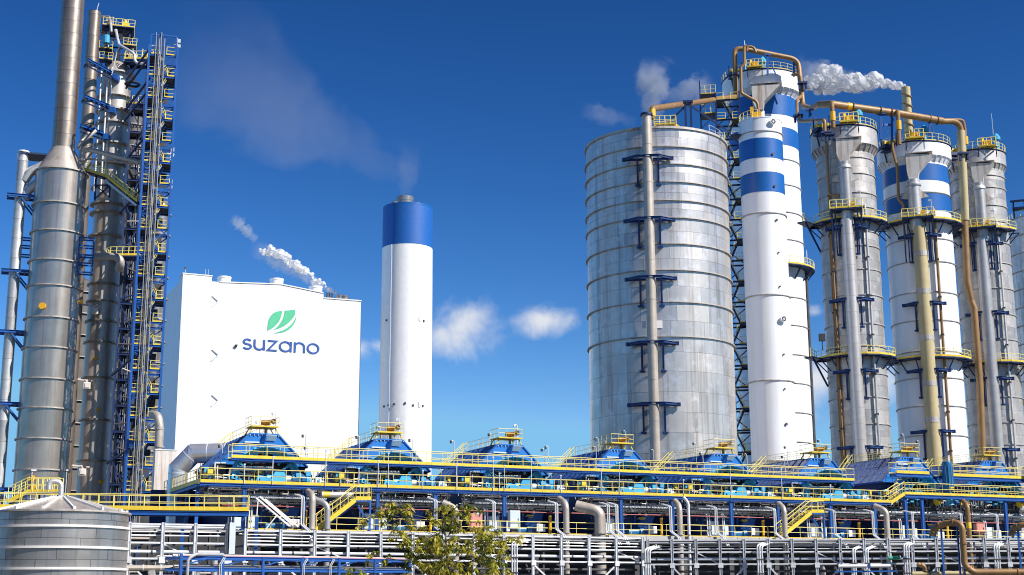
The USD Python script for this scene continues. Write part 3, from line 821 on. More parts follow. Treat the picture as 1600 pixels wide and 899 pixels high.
# manholes of the slim silo and details of the tallest
for px, py, r in ((1206, 191, .42), (1222, 499, .42), (1213, 344, .15), (1228, 663, .17), (1216, 395, .11), (1218, 448, .11), (1224, 554, .11), (1225.5, 608, .11), (1207, 241, .15), (1210, 291, .15)):
    y0 = -T2.R * .9
    p = hit(T2, px, py, y0); x = p[0]; yy = -math.sqrt(max(.01, T2.R ** 2 - x * x)); p = hit(T2, px, py, yy); x = p[0]; d = unit((x, yy, 0))
    q = np.array((x, yy, p[2]))
    mh = T2.part('manhole' if r > .3 else 'nozzle', B().tube(q - d * .1, q + d * (.3 if r > .3 else .12), r * .9, 14).tube(q + d * (.3 if r > .3 else .12), q + d * (.4 if r > .3 else .18), r * 1.15, 14), 'white_paint' if r > .3 else 'dark', 30)
    if r > .3:
        for k in range(8):
            a = k * math.pi / 4; s_, u_ = frame(d); c = q + d * .45 + (math.cos(a) * s_ + math.sin(a) * u_) * r * .62
            T2.part('bolt', B().tube(c, c + d * .05, .09, 6), 'dark', under=mh)
railing(T2, [(T2.R * math.cos(a) * .95, T2.R * math.sin(a) * .95, T2.top) for a in np.radians(np.linspace(-200, -95, 8))], 1.1, 1.0, .04, .0, each=False)
T2.part('top_hatch', B().box((-.4, -T2.R * .6, T2.top + .5), (1.4, 1.0, .9)).box((-1.0, -T2.R * .6, T2.top + 1.3), (.5, .5, 1.0)), 'orange')
p = hit(T2, 1162, 207, -T2.R * .6)
T2.part('side_platform', B().box((-T2.R - .4, -1.0, p[2] - .3), (1.4, 2.0, .14)).bar((-T2.R - 1, -1.8, p[2] - .3), (-T2.R - .0, -1.8, p[2] - 1.6), .12).bar((-T2.R - 1.05, -1.9, p[2] - .3), (-T2.R - 1.05, -1.9, p[2] + .8), .09).bar((-T2.R - 1.05, -1.9, p[2] + .8), (-T2.R + .3, -1.9, p[2] + .8), .08), 'blue_dark')
# the half round gallery on the right flank of the tallest silo
z = HZ(425, T1.Y - 1, 1255); k = T1.R
gp = T1.part('side_gallery', B().lathe([(k, z - .12), (k + 1.7, z - .12), (k + 1.7, z + .05), (k, z + .05)], 20, -75, 60), 'blue_dark')
railing(T1, [((k + 1.6) * math.cos(a), (k + 1.6) * math.sin(a), z + .05) for a in np.radians(np.linspace(-75, 60, 12))], 1.3, 1.1, .045, .3, under=gp, each=False)
for a in np.radians((-70, -45, -20, 5, 30)):
    T1.part('gallery_bracket', B().bar((k * math.cos(a), k * math.sin(a), z - 2.0), ((k + 1.5) * math.cos(a), (k + 1.5) * math.sin(a), z - .15), .2), 'blue_dark', under=gp)
T1.part('ladder_cage', B().path([((k + .5) * math.cos(.06), (k + .5) * math.sin(.06), z + .2), ((k + .5) * math.cos(.06), (k + .5) * math.sin(.06), z + 3.6)], .06, 5).path([((k + .5) * math.cos(-.08), (k + .5) * math.sin(-.08), z + .2), ((k + .5) * math.cos(-.08), (k + .5) * math.sin(-.08), z + 3.6)], .06, 5), 'galv')
T1.part('edge_pipe', B().tube(((k + .25) * math.cos(.02), (k + .25) * math.sin(.02), 0), ((k + .25) * math.cos(.02), (k + .25) * math.sin(.02), z - .2), .22, 8), 'dark', 30)
T1.part('mast', B().tube((hit(T1, 1163, 60, -2)[0], -2, T1.top), (hit(T1, 1163, 60, -2)[0], -2, HZ(62, 230, 1163)), .09, 6), 'galv')
T6.part('mast', B().path([hit(T6, 1553, 222, -1), hit(T6, 1549, 178, -1)], .05, 5), 'galv')
T6.part('lamp_mast', B().path([hit(T6, 1560, 224, -1), hit(T6, 1559, 212, -1)], .06, 5).box(hit(T6, 1557.5, 212, -1), (.5, .3, .25)), 'galv')

# --- brown pipeline over the silo heads
pl = Thing('brown_pipeline', 'long rusty brown pipeline running over the silo heads from tank to silo', 'pipeline')


def pipe_run(t, name, pts, r, mat, bend=1.0, n=12, under=None):
    return t.part(name, B().path([t.local(W(*p)) for p in pts], r, n, bend), mat, 30, under=under)


pipe_run(pl, 'tank_branch', [(1019, 186, 174), (1019, 170, 174), (1150, 151.5, 222), (1150, 150, 222)], .42, 'pipe_brown', 1.0)
pipe_run(pl, 'riser', [(1150, 156, 222), (1147.5, 76, 222), (1166, 77, 222), (1247, 93.5, 224), (1254.5, 166, 222), (1268, 170, 205), (1280, 163, 196), (1300, 163, 191), (1400, 177, 194), (1472, 189.5, 198), (1501, 190, 199.5), (1507, 300, 199.5)], .44, 'pipe_brown', 1.6, 14)
pipe_run(pl, 'thick_run', [(1282, 163.5, 195), (1300, 163, 191), (1400, 177, 194), (1472, 189.5, 198)], .53, 'pipe_brown', 0, 14)
pipe_run(pl, 'flank_riser', [(1501.5, 205, 199.5), (1507, 325, 199.5), (1507.5, 345, 199.5)], .62, 'khaki', 0, 14)
pipe_run(pl, 'lower_riser', [(1507.5, 345, 199.5), (1511, 440, 199.5), (1517, 470, 200), (1522, 483, 200), (1531, 600, 200), (1537, 760, 200)], .5, 'pipe_brown', 1.0, 14)
pipe_run(pl, 'chute_branch', [(1167, 72, 221), (1163, 72.5, 221), (1163, 100, 221), (1157.5, 106, 221), (1158.5, 146, 221), (1181, 158, 221), (1184, 163, 221), (1185, 176, 221)], .25, 'pipe_brown', .6, 10)
pipe_run(pl, 'bypass', [(1167, 80, 221), (1168, 72, 221), (1178, 74.5, 221), (1181, 82, 221)], .22, 'pipe_brown', .5, 10)
pipe_run(pl, 'side_branch', [(1238, 117, 224), (1250, 117.5, 222), (1251.5, 130, 222)], .25, 'pipe_brown', .5, 10)
pipe_run(pl, 'low_branch', [(1252, 150, 222), (1245, 157, 218), (1246, 183, 214), (1250, 190, 206), (1288, 188, 190), (1289, 208, 190)], .25, 'pipe_brown', .6, 10)
for px, Y, y0, y1 in ((1300, 191, 161, 200), (1403, 194, 175, 226)):
    pipe_run(pl, 'drop_leg', [(px - 3, y0 + 1, Y), (px, y0 - 1, Y - .8), (px, y0 + 6, Y - 1), (px + 2, y1, Y - 1)], .32, 'pipe_brown', .6, 10)
    pipe_run(pl, 'yellow_sleeve', [(px + .8, y0 + 14, Y - 1), (px + 1.6, y0 + 28, Y - 1)], .38, 'orange', 0, 10)
pipe_run(pl, 'loop', [(1481, 192, 199), (1481, 187, 199), (1505, 188, 199.5), (1508, 204, 199.5), (1509, 225, 199.5)], .22, 'pipe_brown', .5, 10)
pipe_run(pl, 'yellow_sleeve', [(1508.6, 214, 199.5), (1509, 226, 199.5)], .36, 'orange', 0, 10)
pipe_run(pl, 'yellow_sleeve', [(1323, 166.2, 191.7), (1330, 167.2, 191.9)], .56, 'orange', 0, 14)
pipe_run(pl, 'yellow_sleeve', [(1018.6, 172, 174), (1019, 182, 174)], .47, 'orange', 0, 12)
for px, py, Y in ((1040, 167, 182), (1076, 162, 195), (1332, 167.5, 192), (1375, 173.5, 193.3), (1392, 176, 193.8), (1452, 186, 197), (1464, 188, 197.6)):
    a, b_ = W(px, py, Y), W(px + 1.5, py + .2, Y); pl.part('pipe_clamp', B().tube(a, b_, .72 if px > 1200 else .5, 12), 'dark')
for px, y0, y1, Y in ((1265, 172, 190, 200), (1452, 188, 220, 197), (1199, 86, 118, 222), (1240, 94, 120, 224), (1329, 168, 195, 192), (1393, 178, 220, 193.8), (1376, 178, 218, 193.3)):
    b = B(); b.bar(W(px, y0, Y), W(px + .5, y1, Y), .3); b.bar(W(px + 1, y0 + 5, Y), W(px + 14, y1, Y), .16); b.box(W(px, y0, Y), (1.1, .6, .25))
    pl.part('pipe_support', b, 'blue')
b = B()
for y in (180, 196):
    b.bar(W(1375, y, 193.3), W(1394, y - 1, 193.8), .28)
pl.part('pipe_support', b, 'blue')
for px, py, Y in ((1253.5, 130, 222), (1247, 181, 213), (1152, 118, 222), (1290, 208, 190), (1296, 210, 190), (1505, 240, 199)):
    w = W(px, py, Y); pl.part('pipe_guide', B().box(w, (1.5, .9, .3)).box(w - np.array((.5, 0, .6)), (.25, .5, 1.1)).box(w + np.array((.6, 0, -.5)), (.25, .5, .9)), 'blue_dark')

# --- walkways that link the silos
def ribbon(t, name, pts, w, th, mat, under=None):
    b = B(); pts = [np.asarray(p, float) for p in pts]
    for p, q in zip(pts, pts[1:]):
        d = unit((q - p) * np.array([1, 1, 0])); q2 = q + d * .05; p2 = p - d * .05
        b.bar((p2 + q2) / 2 - (q2 - p2) / 2 + np.array((0, 0, -th / 2)), q2 + np.array((0, 0, -th / 2)), w, th)
    return t.part(name, b, mat, under=under)


def silo_arc(t, a0, a1, gap, z, n=9):
    out = []
    for a in np.radians(np.linspace(a0, a1, n)):
        x, y = (t.R + gap) * math.cos(a), (t.R + gap) * math.sin(a); c, s = math.cos(t.rz), math.sin(t.rz)
        out.append(np.array((t.loc[0] + x * c - y * s, t.loc[1] + x * s + y * c, z)))
    return out


def link_walk(name, label, z4, z5, z6, left_px, left_z_py, t_list):
    t = Thing(name, label, 'walkway')
    a4 = silo_arc(T4, -168, -18, .85, z4); a5 = silo_arc(T5, -165, -18, .85, z5); a6 = silo_arc(T6, -165, -25, .85, z6)
    start = W(left_px, left_z_py, T4.Y - 3); start[2] = z4
    path = [start] + a4 + a5 + a6
    ribbon(t, 'deck', path, 1.5, .16, 'blue_dark')
    # outer rail: shift towards the camera
    o4 = silo_arc(T4, -165, -20, 1.55, z4); o5 = silo_arc(T5, -160, -20, 1.55, z5); o6 = silo_arc(T6, -160, -25, 1.55, z6)
    railing(t, [start + np.array((0, -.7, 0))] + o4 + o5 + o6, 1.15, 1.3, .04, .28)
    for T_, z in ((T4, z4), (T5, z5), (T6, z6)):
        for a in (-170, -150, -128, -105, -80, -55, -30, -10):
            p = silo_arc(T_, a, a, .02, z - 1.7, 1)[0]; q = silo_arc(T_, a, a, 1.5, z - .18, 1)[0]; r_ = silo_arc(T_, a, a, .02, z - .18, 1)[0]
            t.part('bracket', B().bar(p, q, .13).bar(r_, q, .13), 'blue_dark')
    p = W(left_px + 6, left_z_py, T4.Y - 3); p[2] = z4 - .2; q = silo_arc(T4, -175, -175, .05, z4 - 3.6, 1)[0]
    t.part('knee_brace', B().bar(p, q, .2), 'blue_dark')
    return t


lw = link_walk('silo_walkway', 'higher yellow railed walkway winding round three silos', HZ(341, T4.Y - T4.R - .8, 1320), HZ(343, T5.Y - T5.R - .8, 1430), HZ(357, T6.Y - T6.R - .8, 1530), 1253, 344, None)
for t, px, zpy in ((T4, 1322, 325), (T5, 1434, 338), (T6, 1532, 354)):
    z = HZ(zpy, t.Y - t.R - 2.2, px); x = hit(t, px, zpy, -(t.R + 2))[0]
    b = Thing('pipe_platform', {1322: 'small raised yellow railed platform round the pipe of the clad silo next to the tallest', 1434: 'small yellow railed platform above the khaki pipe of the stout white silo', 1532: 'small yellow railed platform round the pipe of the rightmost clad silo'}[px], 'platform', t.loc, t.rz)
    y0, y1 = -(t.R + 2.6), -(t.R + .3)
    b.part('deck', B().box((x, (y0 + y1) / 2, z - .1), (4.4, y1 - y0, .2)), 'blue_dark')
    railing(b, [(x - 2.2, y1, z), (x - 2.2, y0, z), (x + 2.2, y0, z), (x + 2.2, y1, z)], 1.2, .9, .045, .25)
    for s in (-1, 1):
        b.part('hanger', B().bar((x + s * 2.0, y0 + .3, z), (x + s * 2.0, y0 + .9, z - 6.5), .2), 'blue_dark'); b.part('hanger', B().bar((x + s * 1.5, y0 + .3, z), (x + s * 1.5, y0 + 1.2, z - 6.5), .16), 'blue_dark')
        b.part('knee_brace', B().bar((x + s * 2.0, y0 + .3, z - .2), (x + s * 1.9, y1, z - 2.2), .18), 'blue_dark')
    b.part('valve', B().box((x, -(t.R + 1.2), z + .5), (1.5, 1.2, .7)).box((x + .9, -(t.R + 1.5), z + .9), (.5, .4, .5)), 'orange')
    b.part('lamp_post', B().tube((x + 2.0, y0, z), (x + 2.0, y0, z + 2.2), .05, 5).box((x + 1.8, y0, z + 2.2), (.5, .2, .2)), 'galv')
lw2 = link_walk('silo_walkway', 'lower yellow railed walkway winding round three silos', HZ(554, T4.Y - T4.R - .8, 1330), HZ(558, T5.Y - T5.R - .8, 1440), HZ(566, T6.Y - T6.R - .8, 1540), 1264, 549, None)
st = silo_arc(T6, -25, 30, 1.2, HZ(566, T6.Y - T6.R, 1560), 6); zz = np.linspace(0, -5.5, 6)
st = [p + np.array((0, 0, d)) for p, d in zip(st, zz)]
ribbon(lw2, 'stair_flight', st, 1.2, .25, 'yellow'); railing(lw2, st, 1.15, 1.0, .04, .3)
w = W(1285, 541, T4.Y - 4); lw2.part('control_box', B().box(w + np.array((0, 0, 1.2)), (.8, .5, 1.0)).bar(w + np.array((0, 0, -.6)), w + np.array((0, 0, .8)), .12), 'black')


# --- stair towers
def stair_tower(t, w, d, zs, col, mat, mat_rail, flights=True, brace=True, rail_each=False, tread='galv'):
    """open steel stair tower between local x +-w/2, y +-d/2; zs: landing heights"""
    H_ = zs[-1]
    for sx_ in (-1, 1):
        for sy in (-1, 1):
            t.part('column', B().bar((sx_ * w / 2, sy * d / 2, 0), (sx_ * w / 2, sy * d / 2, H_ + 1.2), col), mat)
    for k, z in enumerate(zs):
        b = B()
        for s in (-1, 1):
            b.beam((-w / 2, s * d / 2, z - .12), (w / 2, s * d / 2, z - .12), .18, .26); b.beam((s * w / 2, -d / 2, z - .12), (s * w / 2, d / 2, z - .12), .18, .26)
        fl = t.part('floor_frame', b, mat)
        side = -1 if k % 2 else 1
        t.part('landing', B().box((side * w * .33, 0, z + .03), (w * .32, d * .92, .06)), 'dark', under=fl)
        x0, x1 = side * w * .5, side * w * .18
        railing(t, [(x1, -d / 2, z), (x0, -d / 2, z), (x0, d / 2, z)], 1.1, 1.0, .04, .2, under=fl, each=False)
        railing(t, [(-side * w * .5, -d / 2, z), (-side * w * .12, -d / 2, z)], 1.1, 1.0, .04, .2, under=fl, each=False)
        if k and flights:
            z0 = zs[k - 1]; s0 = -side
            b = B(); n = 10; yy = (-d * .22 if k % 2 else d * .22)
            for e in (-.38, .38):
                b.bar((s0 * w * .2, yy + e, z0), (side * w * .2, yy + e, z), .06, .25)
            sf = t.part('stair_flight', b, mat)
            b = B()
            for i_ in range(n):
                f = (i_ + .5) / n; b.box((s0 * w * .2 + (side - s0) * w * .2 * f, yy, z0 + (z - z0) * f), (.28, .74, .04))
            t.part('treads', b, tread, under=sf)
            railing(t, [(s0 * w * .2, yy - .4, z0), (side * w * .2, yy - .4, z)], 1.0, 1.2, .035, 0, under=sf, each=False)
        if k and brace:
            z0 = zs[k - 1]; e = 1 if k % 2 else -1
            t.part('brace', B().bar((-e * w / 2, d / 2, z0), (e * w / 2, d / 2, z - .2), .14), mat)
            t.part('brace', B().bar((-w / 2, -e * d / 2, z0), (-w / 2, e * d / 2, z - .2), .14), mat)


loc, rz = facing(1146, 400, 208)
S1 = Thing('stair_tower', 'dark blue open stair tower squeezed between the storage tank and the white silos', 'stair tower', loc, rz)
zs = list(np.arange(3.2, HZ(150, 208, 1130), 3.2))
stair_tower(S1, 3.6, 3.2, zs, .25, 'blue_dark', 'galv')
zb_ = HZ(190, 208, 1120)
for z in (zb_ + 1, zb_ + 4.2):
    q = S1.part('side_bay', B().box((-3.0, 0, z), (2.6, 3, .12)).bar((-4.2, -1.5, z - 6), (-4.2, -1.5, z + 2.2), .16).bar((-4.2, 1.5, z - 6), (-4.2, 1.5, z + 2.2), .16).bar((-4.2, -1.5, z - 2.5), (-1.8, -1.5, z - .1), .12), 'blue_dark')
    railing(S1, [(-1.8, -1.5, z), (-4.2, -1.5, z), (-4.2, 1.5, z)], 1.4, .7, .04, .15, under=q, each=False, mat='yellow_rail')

# --- the slender stack with its spiral strake
loc, rz = facing(1418, 180, 232); zt = HZ(137, 232, 1415)
SP = Thing('spiral_stack', 'slender khaki stack with a spiral strake, steaming behind the silos', 'chimney', loc, rz)
r = 7.2 / F * 232 * 1.02
SP.part('pipe', B().lathe([(r, 0), (r * .97, zt), (r * .8, zt), (r * .8, zt - 2)], 24), 'khaki', 30)
b = B(); n = 16 * 24; pts = []
for k in range(24 * 30):
    a = k / 24 * 2 * math.pi; z = zt - .3 - k / 24 * 1.75
    if z < 40: break
    pts.append((math.cos(a), math.sin(a), z))
P = np.array(pts); m = len(P)
v = np.vstack([np.c_[P[:, :2] * (r - .02), P[:, 2]], np.c_[P[:, :2] * (r + .17), P[:, 2]], np.c_[P[:, :2] * (r + .17), P[:, 2] + .14], np.c_[P[:, :2] * (r - .02), P[:, 2] + .14]])
i = np.arange(m - 1); fs = []
for e in range(4):
    o, o2 = e * m, ((e + 1) % 4) * m; fs += [np.c_[o + i, o + i + 1, o2 + i + 1], np.c_[o + i, o2 + i + 1, o2 + i]]
SP.part('spiral_strake', B().add(v, np.vstack(fs)), 'pipe_brown')
# ------------------------------------------------------------------ the towers at the left
def ringed_vessel(t, R, prof, rings, mat, ringmat='ring', rw=.18, rh=.12, n=56, seams=0):
    t.part('shell', B().lathe(prof, n), mat, 30)
    for z in rings:
        t.part('flange_ring', ring(R, z, rh, rw, n), ringmat, 30)


# big scrubber with its stack
YA = 176
loc, rz, R = measure(34, 118, 567, YA)
A1 = Thing('scrubber_tower', 'polished stainless tower at the left with a rusty cone and tall stack on top', 'tower', loc, rz)
Yf = YA - R
zt = HZ(261, Yf, 98); zc = HZ(233, YA, 106)
rows = (314, 358, 404, 444, 494, 541, 590, 636, 684, 733)
zr = [HZ(p, Yf, 80) for p in rows]
ed = [zt] + zr
while ed[-1] > 4: ed.append(ed[-1] - 3.6)
ed.append(0)
for a, b_ in zip(ed[1:], ed):
    A1.part('shell_course', B().lathe([(R, a), (R, b_ - .01)], 72), 'steel_plain', 30)
    A1.part('flange_ring', ring(R, b_, .16, .22, 72), 'ring', 30)
a_, b_ = W(87.5, 233, YA), W(124, 233, YA); Rs = (b_[0] - a_[0]) / 2 * .95
A1.part('cone', B().lathe([(R, zt), (Rs, zc)], 56), 'steel_tan', 30)
ztop = HZ(-75, YA, 125)
st = [zc]
while st[-1] < ztop: st.append(st[-1] + 1.75)
for a, b_ in zip(st, st[1:]):
    A1.part('stack_section', B().lathe([(Rs + rng.uniform(0, .02), a), (Rs + rng.uniform(0, .02), b_ - .03)], 40), 'steel_rust', 30)
A1.part('stack_liner', B().lathe([(Rs - .04, zc), (Rs - .04, ztop)], 40), 'steel_dark', 30)
for px, py, r in ((67.5, 479, .42), (51, 748, .4), (52, 761, .36), (124, 472, .3)):
    p = hit(A1, px, py, -R * .9); x = max(-R * .99, min(R * .99, p[0])); yy = -math.sqrt(R * R - x * x); p = hit(A1, px, py, yy); q = np.array((x, yy, p[2])); d = unit((x, yy, 0))
    A1.part('manhole', B().tube(q - d * .1, q + d * .4, r * .8, 14).tube(q + d * .25, q + d * .45, r, 14), 'orange', 30)
for px in (46.5, 101):
    p = hit(A1, px, 735, -(R + .4)); q = hit(A1, px, 790, -(R + .4)); A1.part('lamp_post', B().tube(q, (q[0], q[1], p[2]), .05, 5).box((q[0] + .2, q[1], p[2]), (.6, .25, .2)), 'galv')

# slim duct left of it
loc, rz, R2 = measure(27, 44.5, 250, YA - 1)
A2 = Thing('side_duct', 'slim grey duct climbing beside the stainless tower at the left edge', 'duct', loc, rz)
zt2 = HZ(239, YA - 1, 36)
z = 0
while z < zt2:
    A2.part('duct_section', B().lathe([(R2, z), (R2, min(z + 2.6, zt2) - .03)], 24), 'pipe_grey', 30); z += 2.6
A2.part('top_plate', B().lathe([(R2 * 1.1, zt2), (R2 * 1.1, zt2 + .2), (0, zt2 + .2)], 24), 'galv')
for (p0, p1, p2) in (((38, 283, 175), (47, 269, 175), (74, 256, 175.5)), ((37, 310, 175), (45, 296, 175), (63, 284, 175))):
    A2.part('cross_duct', B().path([A2.local(W(*p)) for p in (p0, p1, p2)], R2 * .92, 18, 1.2), 'pipe_grey', 30)
a_ = hit(A2, 27, 247, -1.5); c_ = hit(A2, 84, 247, 2.5)
pf = A2.part('top_platform', B().box(((a_[0] + c_[0]) / 2 + .3, .8, zt2 - .2), (c_[0] - a_[0], 3.2, .15)), 'blue_dark')
railing(A2, [(a_[0], 2.4, zt2 - .1), (c_[0], 2.4, zt2 - .1)], 1.0, .8, .035, .12, under=pf, each=False)
for py in (307, 425, 520, 632, 765):
    p = hit(A2, 18, py, 0)[2]; q = A2.local(W(64 - .068 * (py - 307) - 8, py, YA))
    b = B()
    for y in (-1.0, 1.0):
        b.beam((-1.6, y, p), (q[0] + .8, y, p), .25, .35)
        b.bar((.2, y, p - .3), (q[0] + .5, y, p - 2.9), .2)
        b.bar((q[0] - .2, y, p), (q[0] - .2, y, p - 2.2), .16)
    for x in (-1.5, 1.2, q[0]):
        b.bar((x, -1, p), (x, 1, p), .2)
    A2.part('duct_bracket', b, 'blue')
for px, py, s in ((40, 385, -1), (135, 385, 1), (133, 412, 1)):
    w = W(px, py, YA + (1.5 if s < 0 else -1)); q = A1.local(w)
    b = B()
    for dx in (-.9, .9):
        for dy in (-.7, .7):
            b.bar((q[0] + dx, q[1] + dy, q[2] - 1.3), (q[0] + dx, q[1] + dy, q[2] + 1.0), .17)
    for dz in (-1.3, -.1, .95):
        b.bar((q[0] - 1, q[1] - .7, q[2] + dz), (q[0] + 1, q[1] - .7, q[2] + dz), .17); b.bar((q[0] - 1, q[1] + .7, q[2] + dz), (q[0] + 1, q[1] + .7, q[2] + dz), .17)
        b.bar((q[0] + .9, q[1] - .7, q[2] + dz), (q[0] + .9, q[1] + .7, q[2] + dz), .17)
    A1.part('guide_frame', b, 'blue')

# digester column with a domed top
YD = 187
loc, rz, R = measure(159.5, 206, 118, YD)
A3 = Thing('digester', 'tall dome topped digester column between the stainless tower and the stair tower', 'tower', loc, rz)
Yf = YD - R
zd = HZ(119, YD, 183)
rows = (147, 169, 189, 222, 254, 290, 316, 330, 366, 405, 442, 469, 500, 533, 589, 655, 719)
zr = [HZ(p, Yf, 175) for p in rows]
ed = [zd] + zr + [8, 0]
for k, (a, b_) in enumerate(zip(ed[1:], ed)):
    A3.part('shell_course', B().lathe([(R, a), (R, b_ - .012)], 56), 'steel_tan', 30)
    A3.part('flange_ring', ring(R, b_, .22, .55 if k < 10 else .3, 56), 'ring' if k < 10 else 'steel_rust', 30)
A3.part('dome', B().lathe([(R * math.cos(a), zd + R * 1.12 * math.sin(a)) for a in np.linspace(0, math.pi / 2, 10)], 48), 'steel_tan', True)
A3.part('dome_neck', B().tube((0, 0, zd + R), (0, 0, zd + R + 1.6), .4, 16), 'steel_tan', 30)
for px, py in ((136, 603), (129, 738), (148, 486)):
    p = hit(A3, px, py, -(R + .9)); b = B().box(p, (.9, .8, .9)).box(p + np.array((0, -.45, 0)), (.6, .1, .6)).tube(p + np.array((0, 0, .45)), p + np.array((-.3, .9, .9)), .12, 6).bar(p + np.array((-1.6, .9, .95)), p + np.array((.9, .9, .75)), .25, .2)
    A3.part('level_gauge', b, 'white_rust')
for px, py in ((153, 640), (157, 753), (125, 473), (150, 560)):
    p = hit(A3, px, py, -R * .7); x = p[0]; yy = -math.sqrt(max(.1, R * R - x * x)); p = hit(A3, px, py, yy); d = unit((p[0], p[1], 0)); A3.part('nozzle', B().tube(p - d * .1, p + d * .35, .25, 10), 'orange', 30)
for px, dz in ((168, 0), (158, 0), (174, 0)):
    p, q = hit(A3, px, 105, -(R + .5)), hit(A3, px - 10, 300, -(R + .5)); x = (p[0] + q[0]) / 2
    A3.part('riser_pipe', B().tube((x, -(R + .5), q[2]), (x, -(R + .5), p[2]), .13, 8), 'pipe_grey', 30)
A3.part('vent_pipe', B().path([A3.local(W(175, 115, 183)), A3.local(W(183, 80, 183)), A3.local(W(186, 74, 183))], .1, 6), 'pipe_grey', 30)
# scaffold over the dome
b = B(); zk = HZ(52, YD, 175)
for x, y in ((-1.6, -1.6), (1.4, -1.6), (-1.6, 1.6), (1.4, 1.6)):
    b.bar((x, y, zd + 1.2), (x, y, zk), .22)
for z in (zd + 2.6, zk - 1.6, zk):
    for s in (-1.6, 1.6):
        b.bar((-2.0, s, z), (1.8, s, z), .2)
    for x in (-1.6, 1.4):
        b.bar((x, -1.8, z), (x, 1.8, z), .2)
b.bar((-1.6, -1.6, zd + 1.2), (1.4, -1.6, zk - 1.6), .14); b.bar((1.4, -1.6, zk - 1.6), (-1.6, -1.6, zk), .14)
A3.part('top_frame', b, 'blue_dark')
pf = A3.part('top_platform', B().box((-.2, -.2, zk + .1), (4.4, 4.2, .12)), 'blue_dark')
railing(A3, [(-2.3, -2.2, zk + .15), (2.0, -2.2, zk + .15), (2.0, 2.0, zk + .15)], 1.1, .8, .04, .2, under=pf, each=False)
b = B()
for k in range(9):
    x, y = rng.uniform(-1.8, 1.6), rng.uniform(-1.6, 1.2); b.tube((x, y, zk), (x, y, zk + rng.uniform(.8, 2.6)), rng.uniform(.06, .16), 7)
    if k % 2: b.box((x, y, zk + rng.uniform(.6, 1.6)), (.5, .4, .4))
A3.part('valve_cluster', b, 'pipe_grey')
A3.part('actuator', B().box((.7, -1.2, zk + .8), (.8, .7, .5)).tube((.7, -1.2, zk + .2), (.7, -1.2, zk + 1.5), .2, 8), 'yellow')
A3.part('actuator', B().box((-1.4, -1.3, zk + .9), (.6, .6, .6)), 'orange')
A3.part('header_pipe', B().path([A3.local(W(*p)) for p in ((158, 26, 186), (171, 27, 185), (173, 37, 184), (174, 50, 184))], .2, 8, .6), 'pipe_grey', 30)
A3.part('curved_pipe', B().path([A3.local(W(*p)) for p in ((181, 47, 184), (184, 62, 183), (186, 70, 183), (203, 80, 182), (210, 84, 182), (211, 96, 182), (215, 99, 182), (227, 100.5, 182))], .2, 8, .7), 'pipe_grey', 30)
A3.part('curved_pipe', B().path([A3.local(W(*p)) for p in ((183, 54, 186), (200, 64, 186), (206, 76, 186), (206, 90, 186))], .16, 8, .7), 'pipe_tan', 30)
for k in range(9):
    x, y, z0 = rng.uniform(-2.0, 2.2), rng.uniform(-1.4, 1.6), zd + rng.uniform(2.6, 4.5); z1 = min(zk - .3, z0 + rng.uniform(2, 6))
    A3.part('dome_pipe', B().path([(x * .6, y * .6, z0), (x, y, z0 + .6), (x, y, z1), (x + rng.uniform(-1.2, 1.4), y, z1 + .2)], rng.uniform(.07, .2), 8, .4), rng.choice(('pipe_grey', 'pipe_tan', 'dark', 'blue_dark', 'steel_rust')), 30)
for k, (x, z) in enumerate(((-1.7, zk - 3.4), (1.5, zk - 2.6), (1.7, zk - 5.0), (-1.6, zk - 5.0))):
    q = A3.part('side_platform', B().box((x, -1.7, z), (1.8, 1.6, .12)).bar((x - .8, -2.4, z), (x - .3, -1.4, z - 1.5), .12), 'blue_dark'); railing(A3, [(x - .9, -2.5, z), (x + .9, -2.5, z), (x + .9, -.9, z)], 1.0, .7, .035, .15, under=q, each=False)
A3.part('cooler', B().tube(A3.local(W(166, 68, 184)), A3.local(W(166, 56, 184)), .5, 12), 'light_blue', 30)

# link decks between digester and stair tower
for px0, px1, py, nm in ((196, 240, 93, 'high'), (198, 226, 163, 'low'), (200, 224, 398, 'mid')):
    a_, c_ = W(px0, py, YD - 2.2), W(px1, py, YD - 2.2); c_[2] = a_[2]
    t = Thing('link_platform', {'high': 'topmost link platform from digester dome to stair tower', 'low': 'dark link platform under the dome beside the stair tower', 'mid': 'yellow railed link platform halfway up beside the stair tower'}[nm], 'platform', (a_[0], a_[1], a_[2] - .3))
    L_ = c_[0] - a_[0]
    t.part('deck', B().box((L_ / 2, 1.0, .2), (L_, 2.6, .16)), 'blue_dark')
    for s in (-.3, 2.3):
        t.part('girder', B().beam((0, s, -.05), (L_, s, -.05), .2, .34), 'blue_dark')
    railing(t, [(0, -.3, .28), (L_, -.3, .28)], 1.1, .8, .045, .25); railing(t, [(0, 2.3, .28), (L_, 2.3, .28)], 1.1, .8, .045, .1)
    t.part('knee_brace', B().bar((0, .2, -1.8), (L_ * .6, .2, 0), .18).bar((L_, .2, -1.8), (L_ * .4, .2, 0), .18), 'blue_dark')
    if nm == 'high':
        b = B()
        for k in range(7):
            x = L_ * (k + .5) / 7; b.tube((x, rng.uniform(0, 1.6), .3), (x, rng.uniform(0, 1.6), rng.uniform(1.2, 2.4)), .09, 6)
        t.part('valve_cluster', b, 'pipe_grey'); t.part('actuator', B().box((L_ * .7, .3, .8), (.6, .5, .6)), 'yellow')
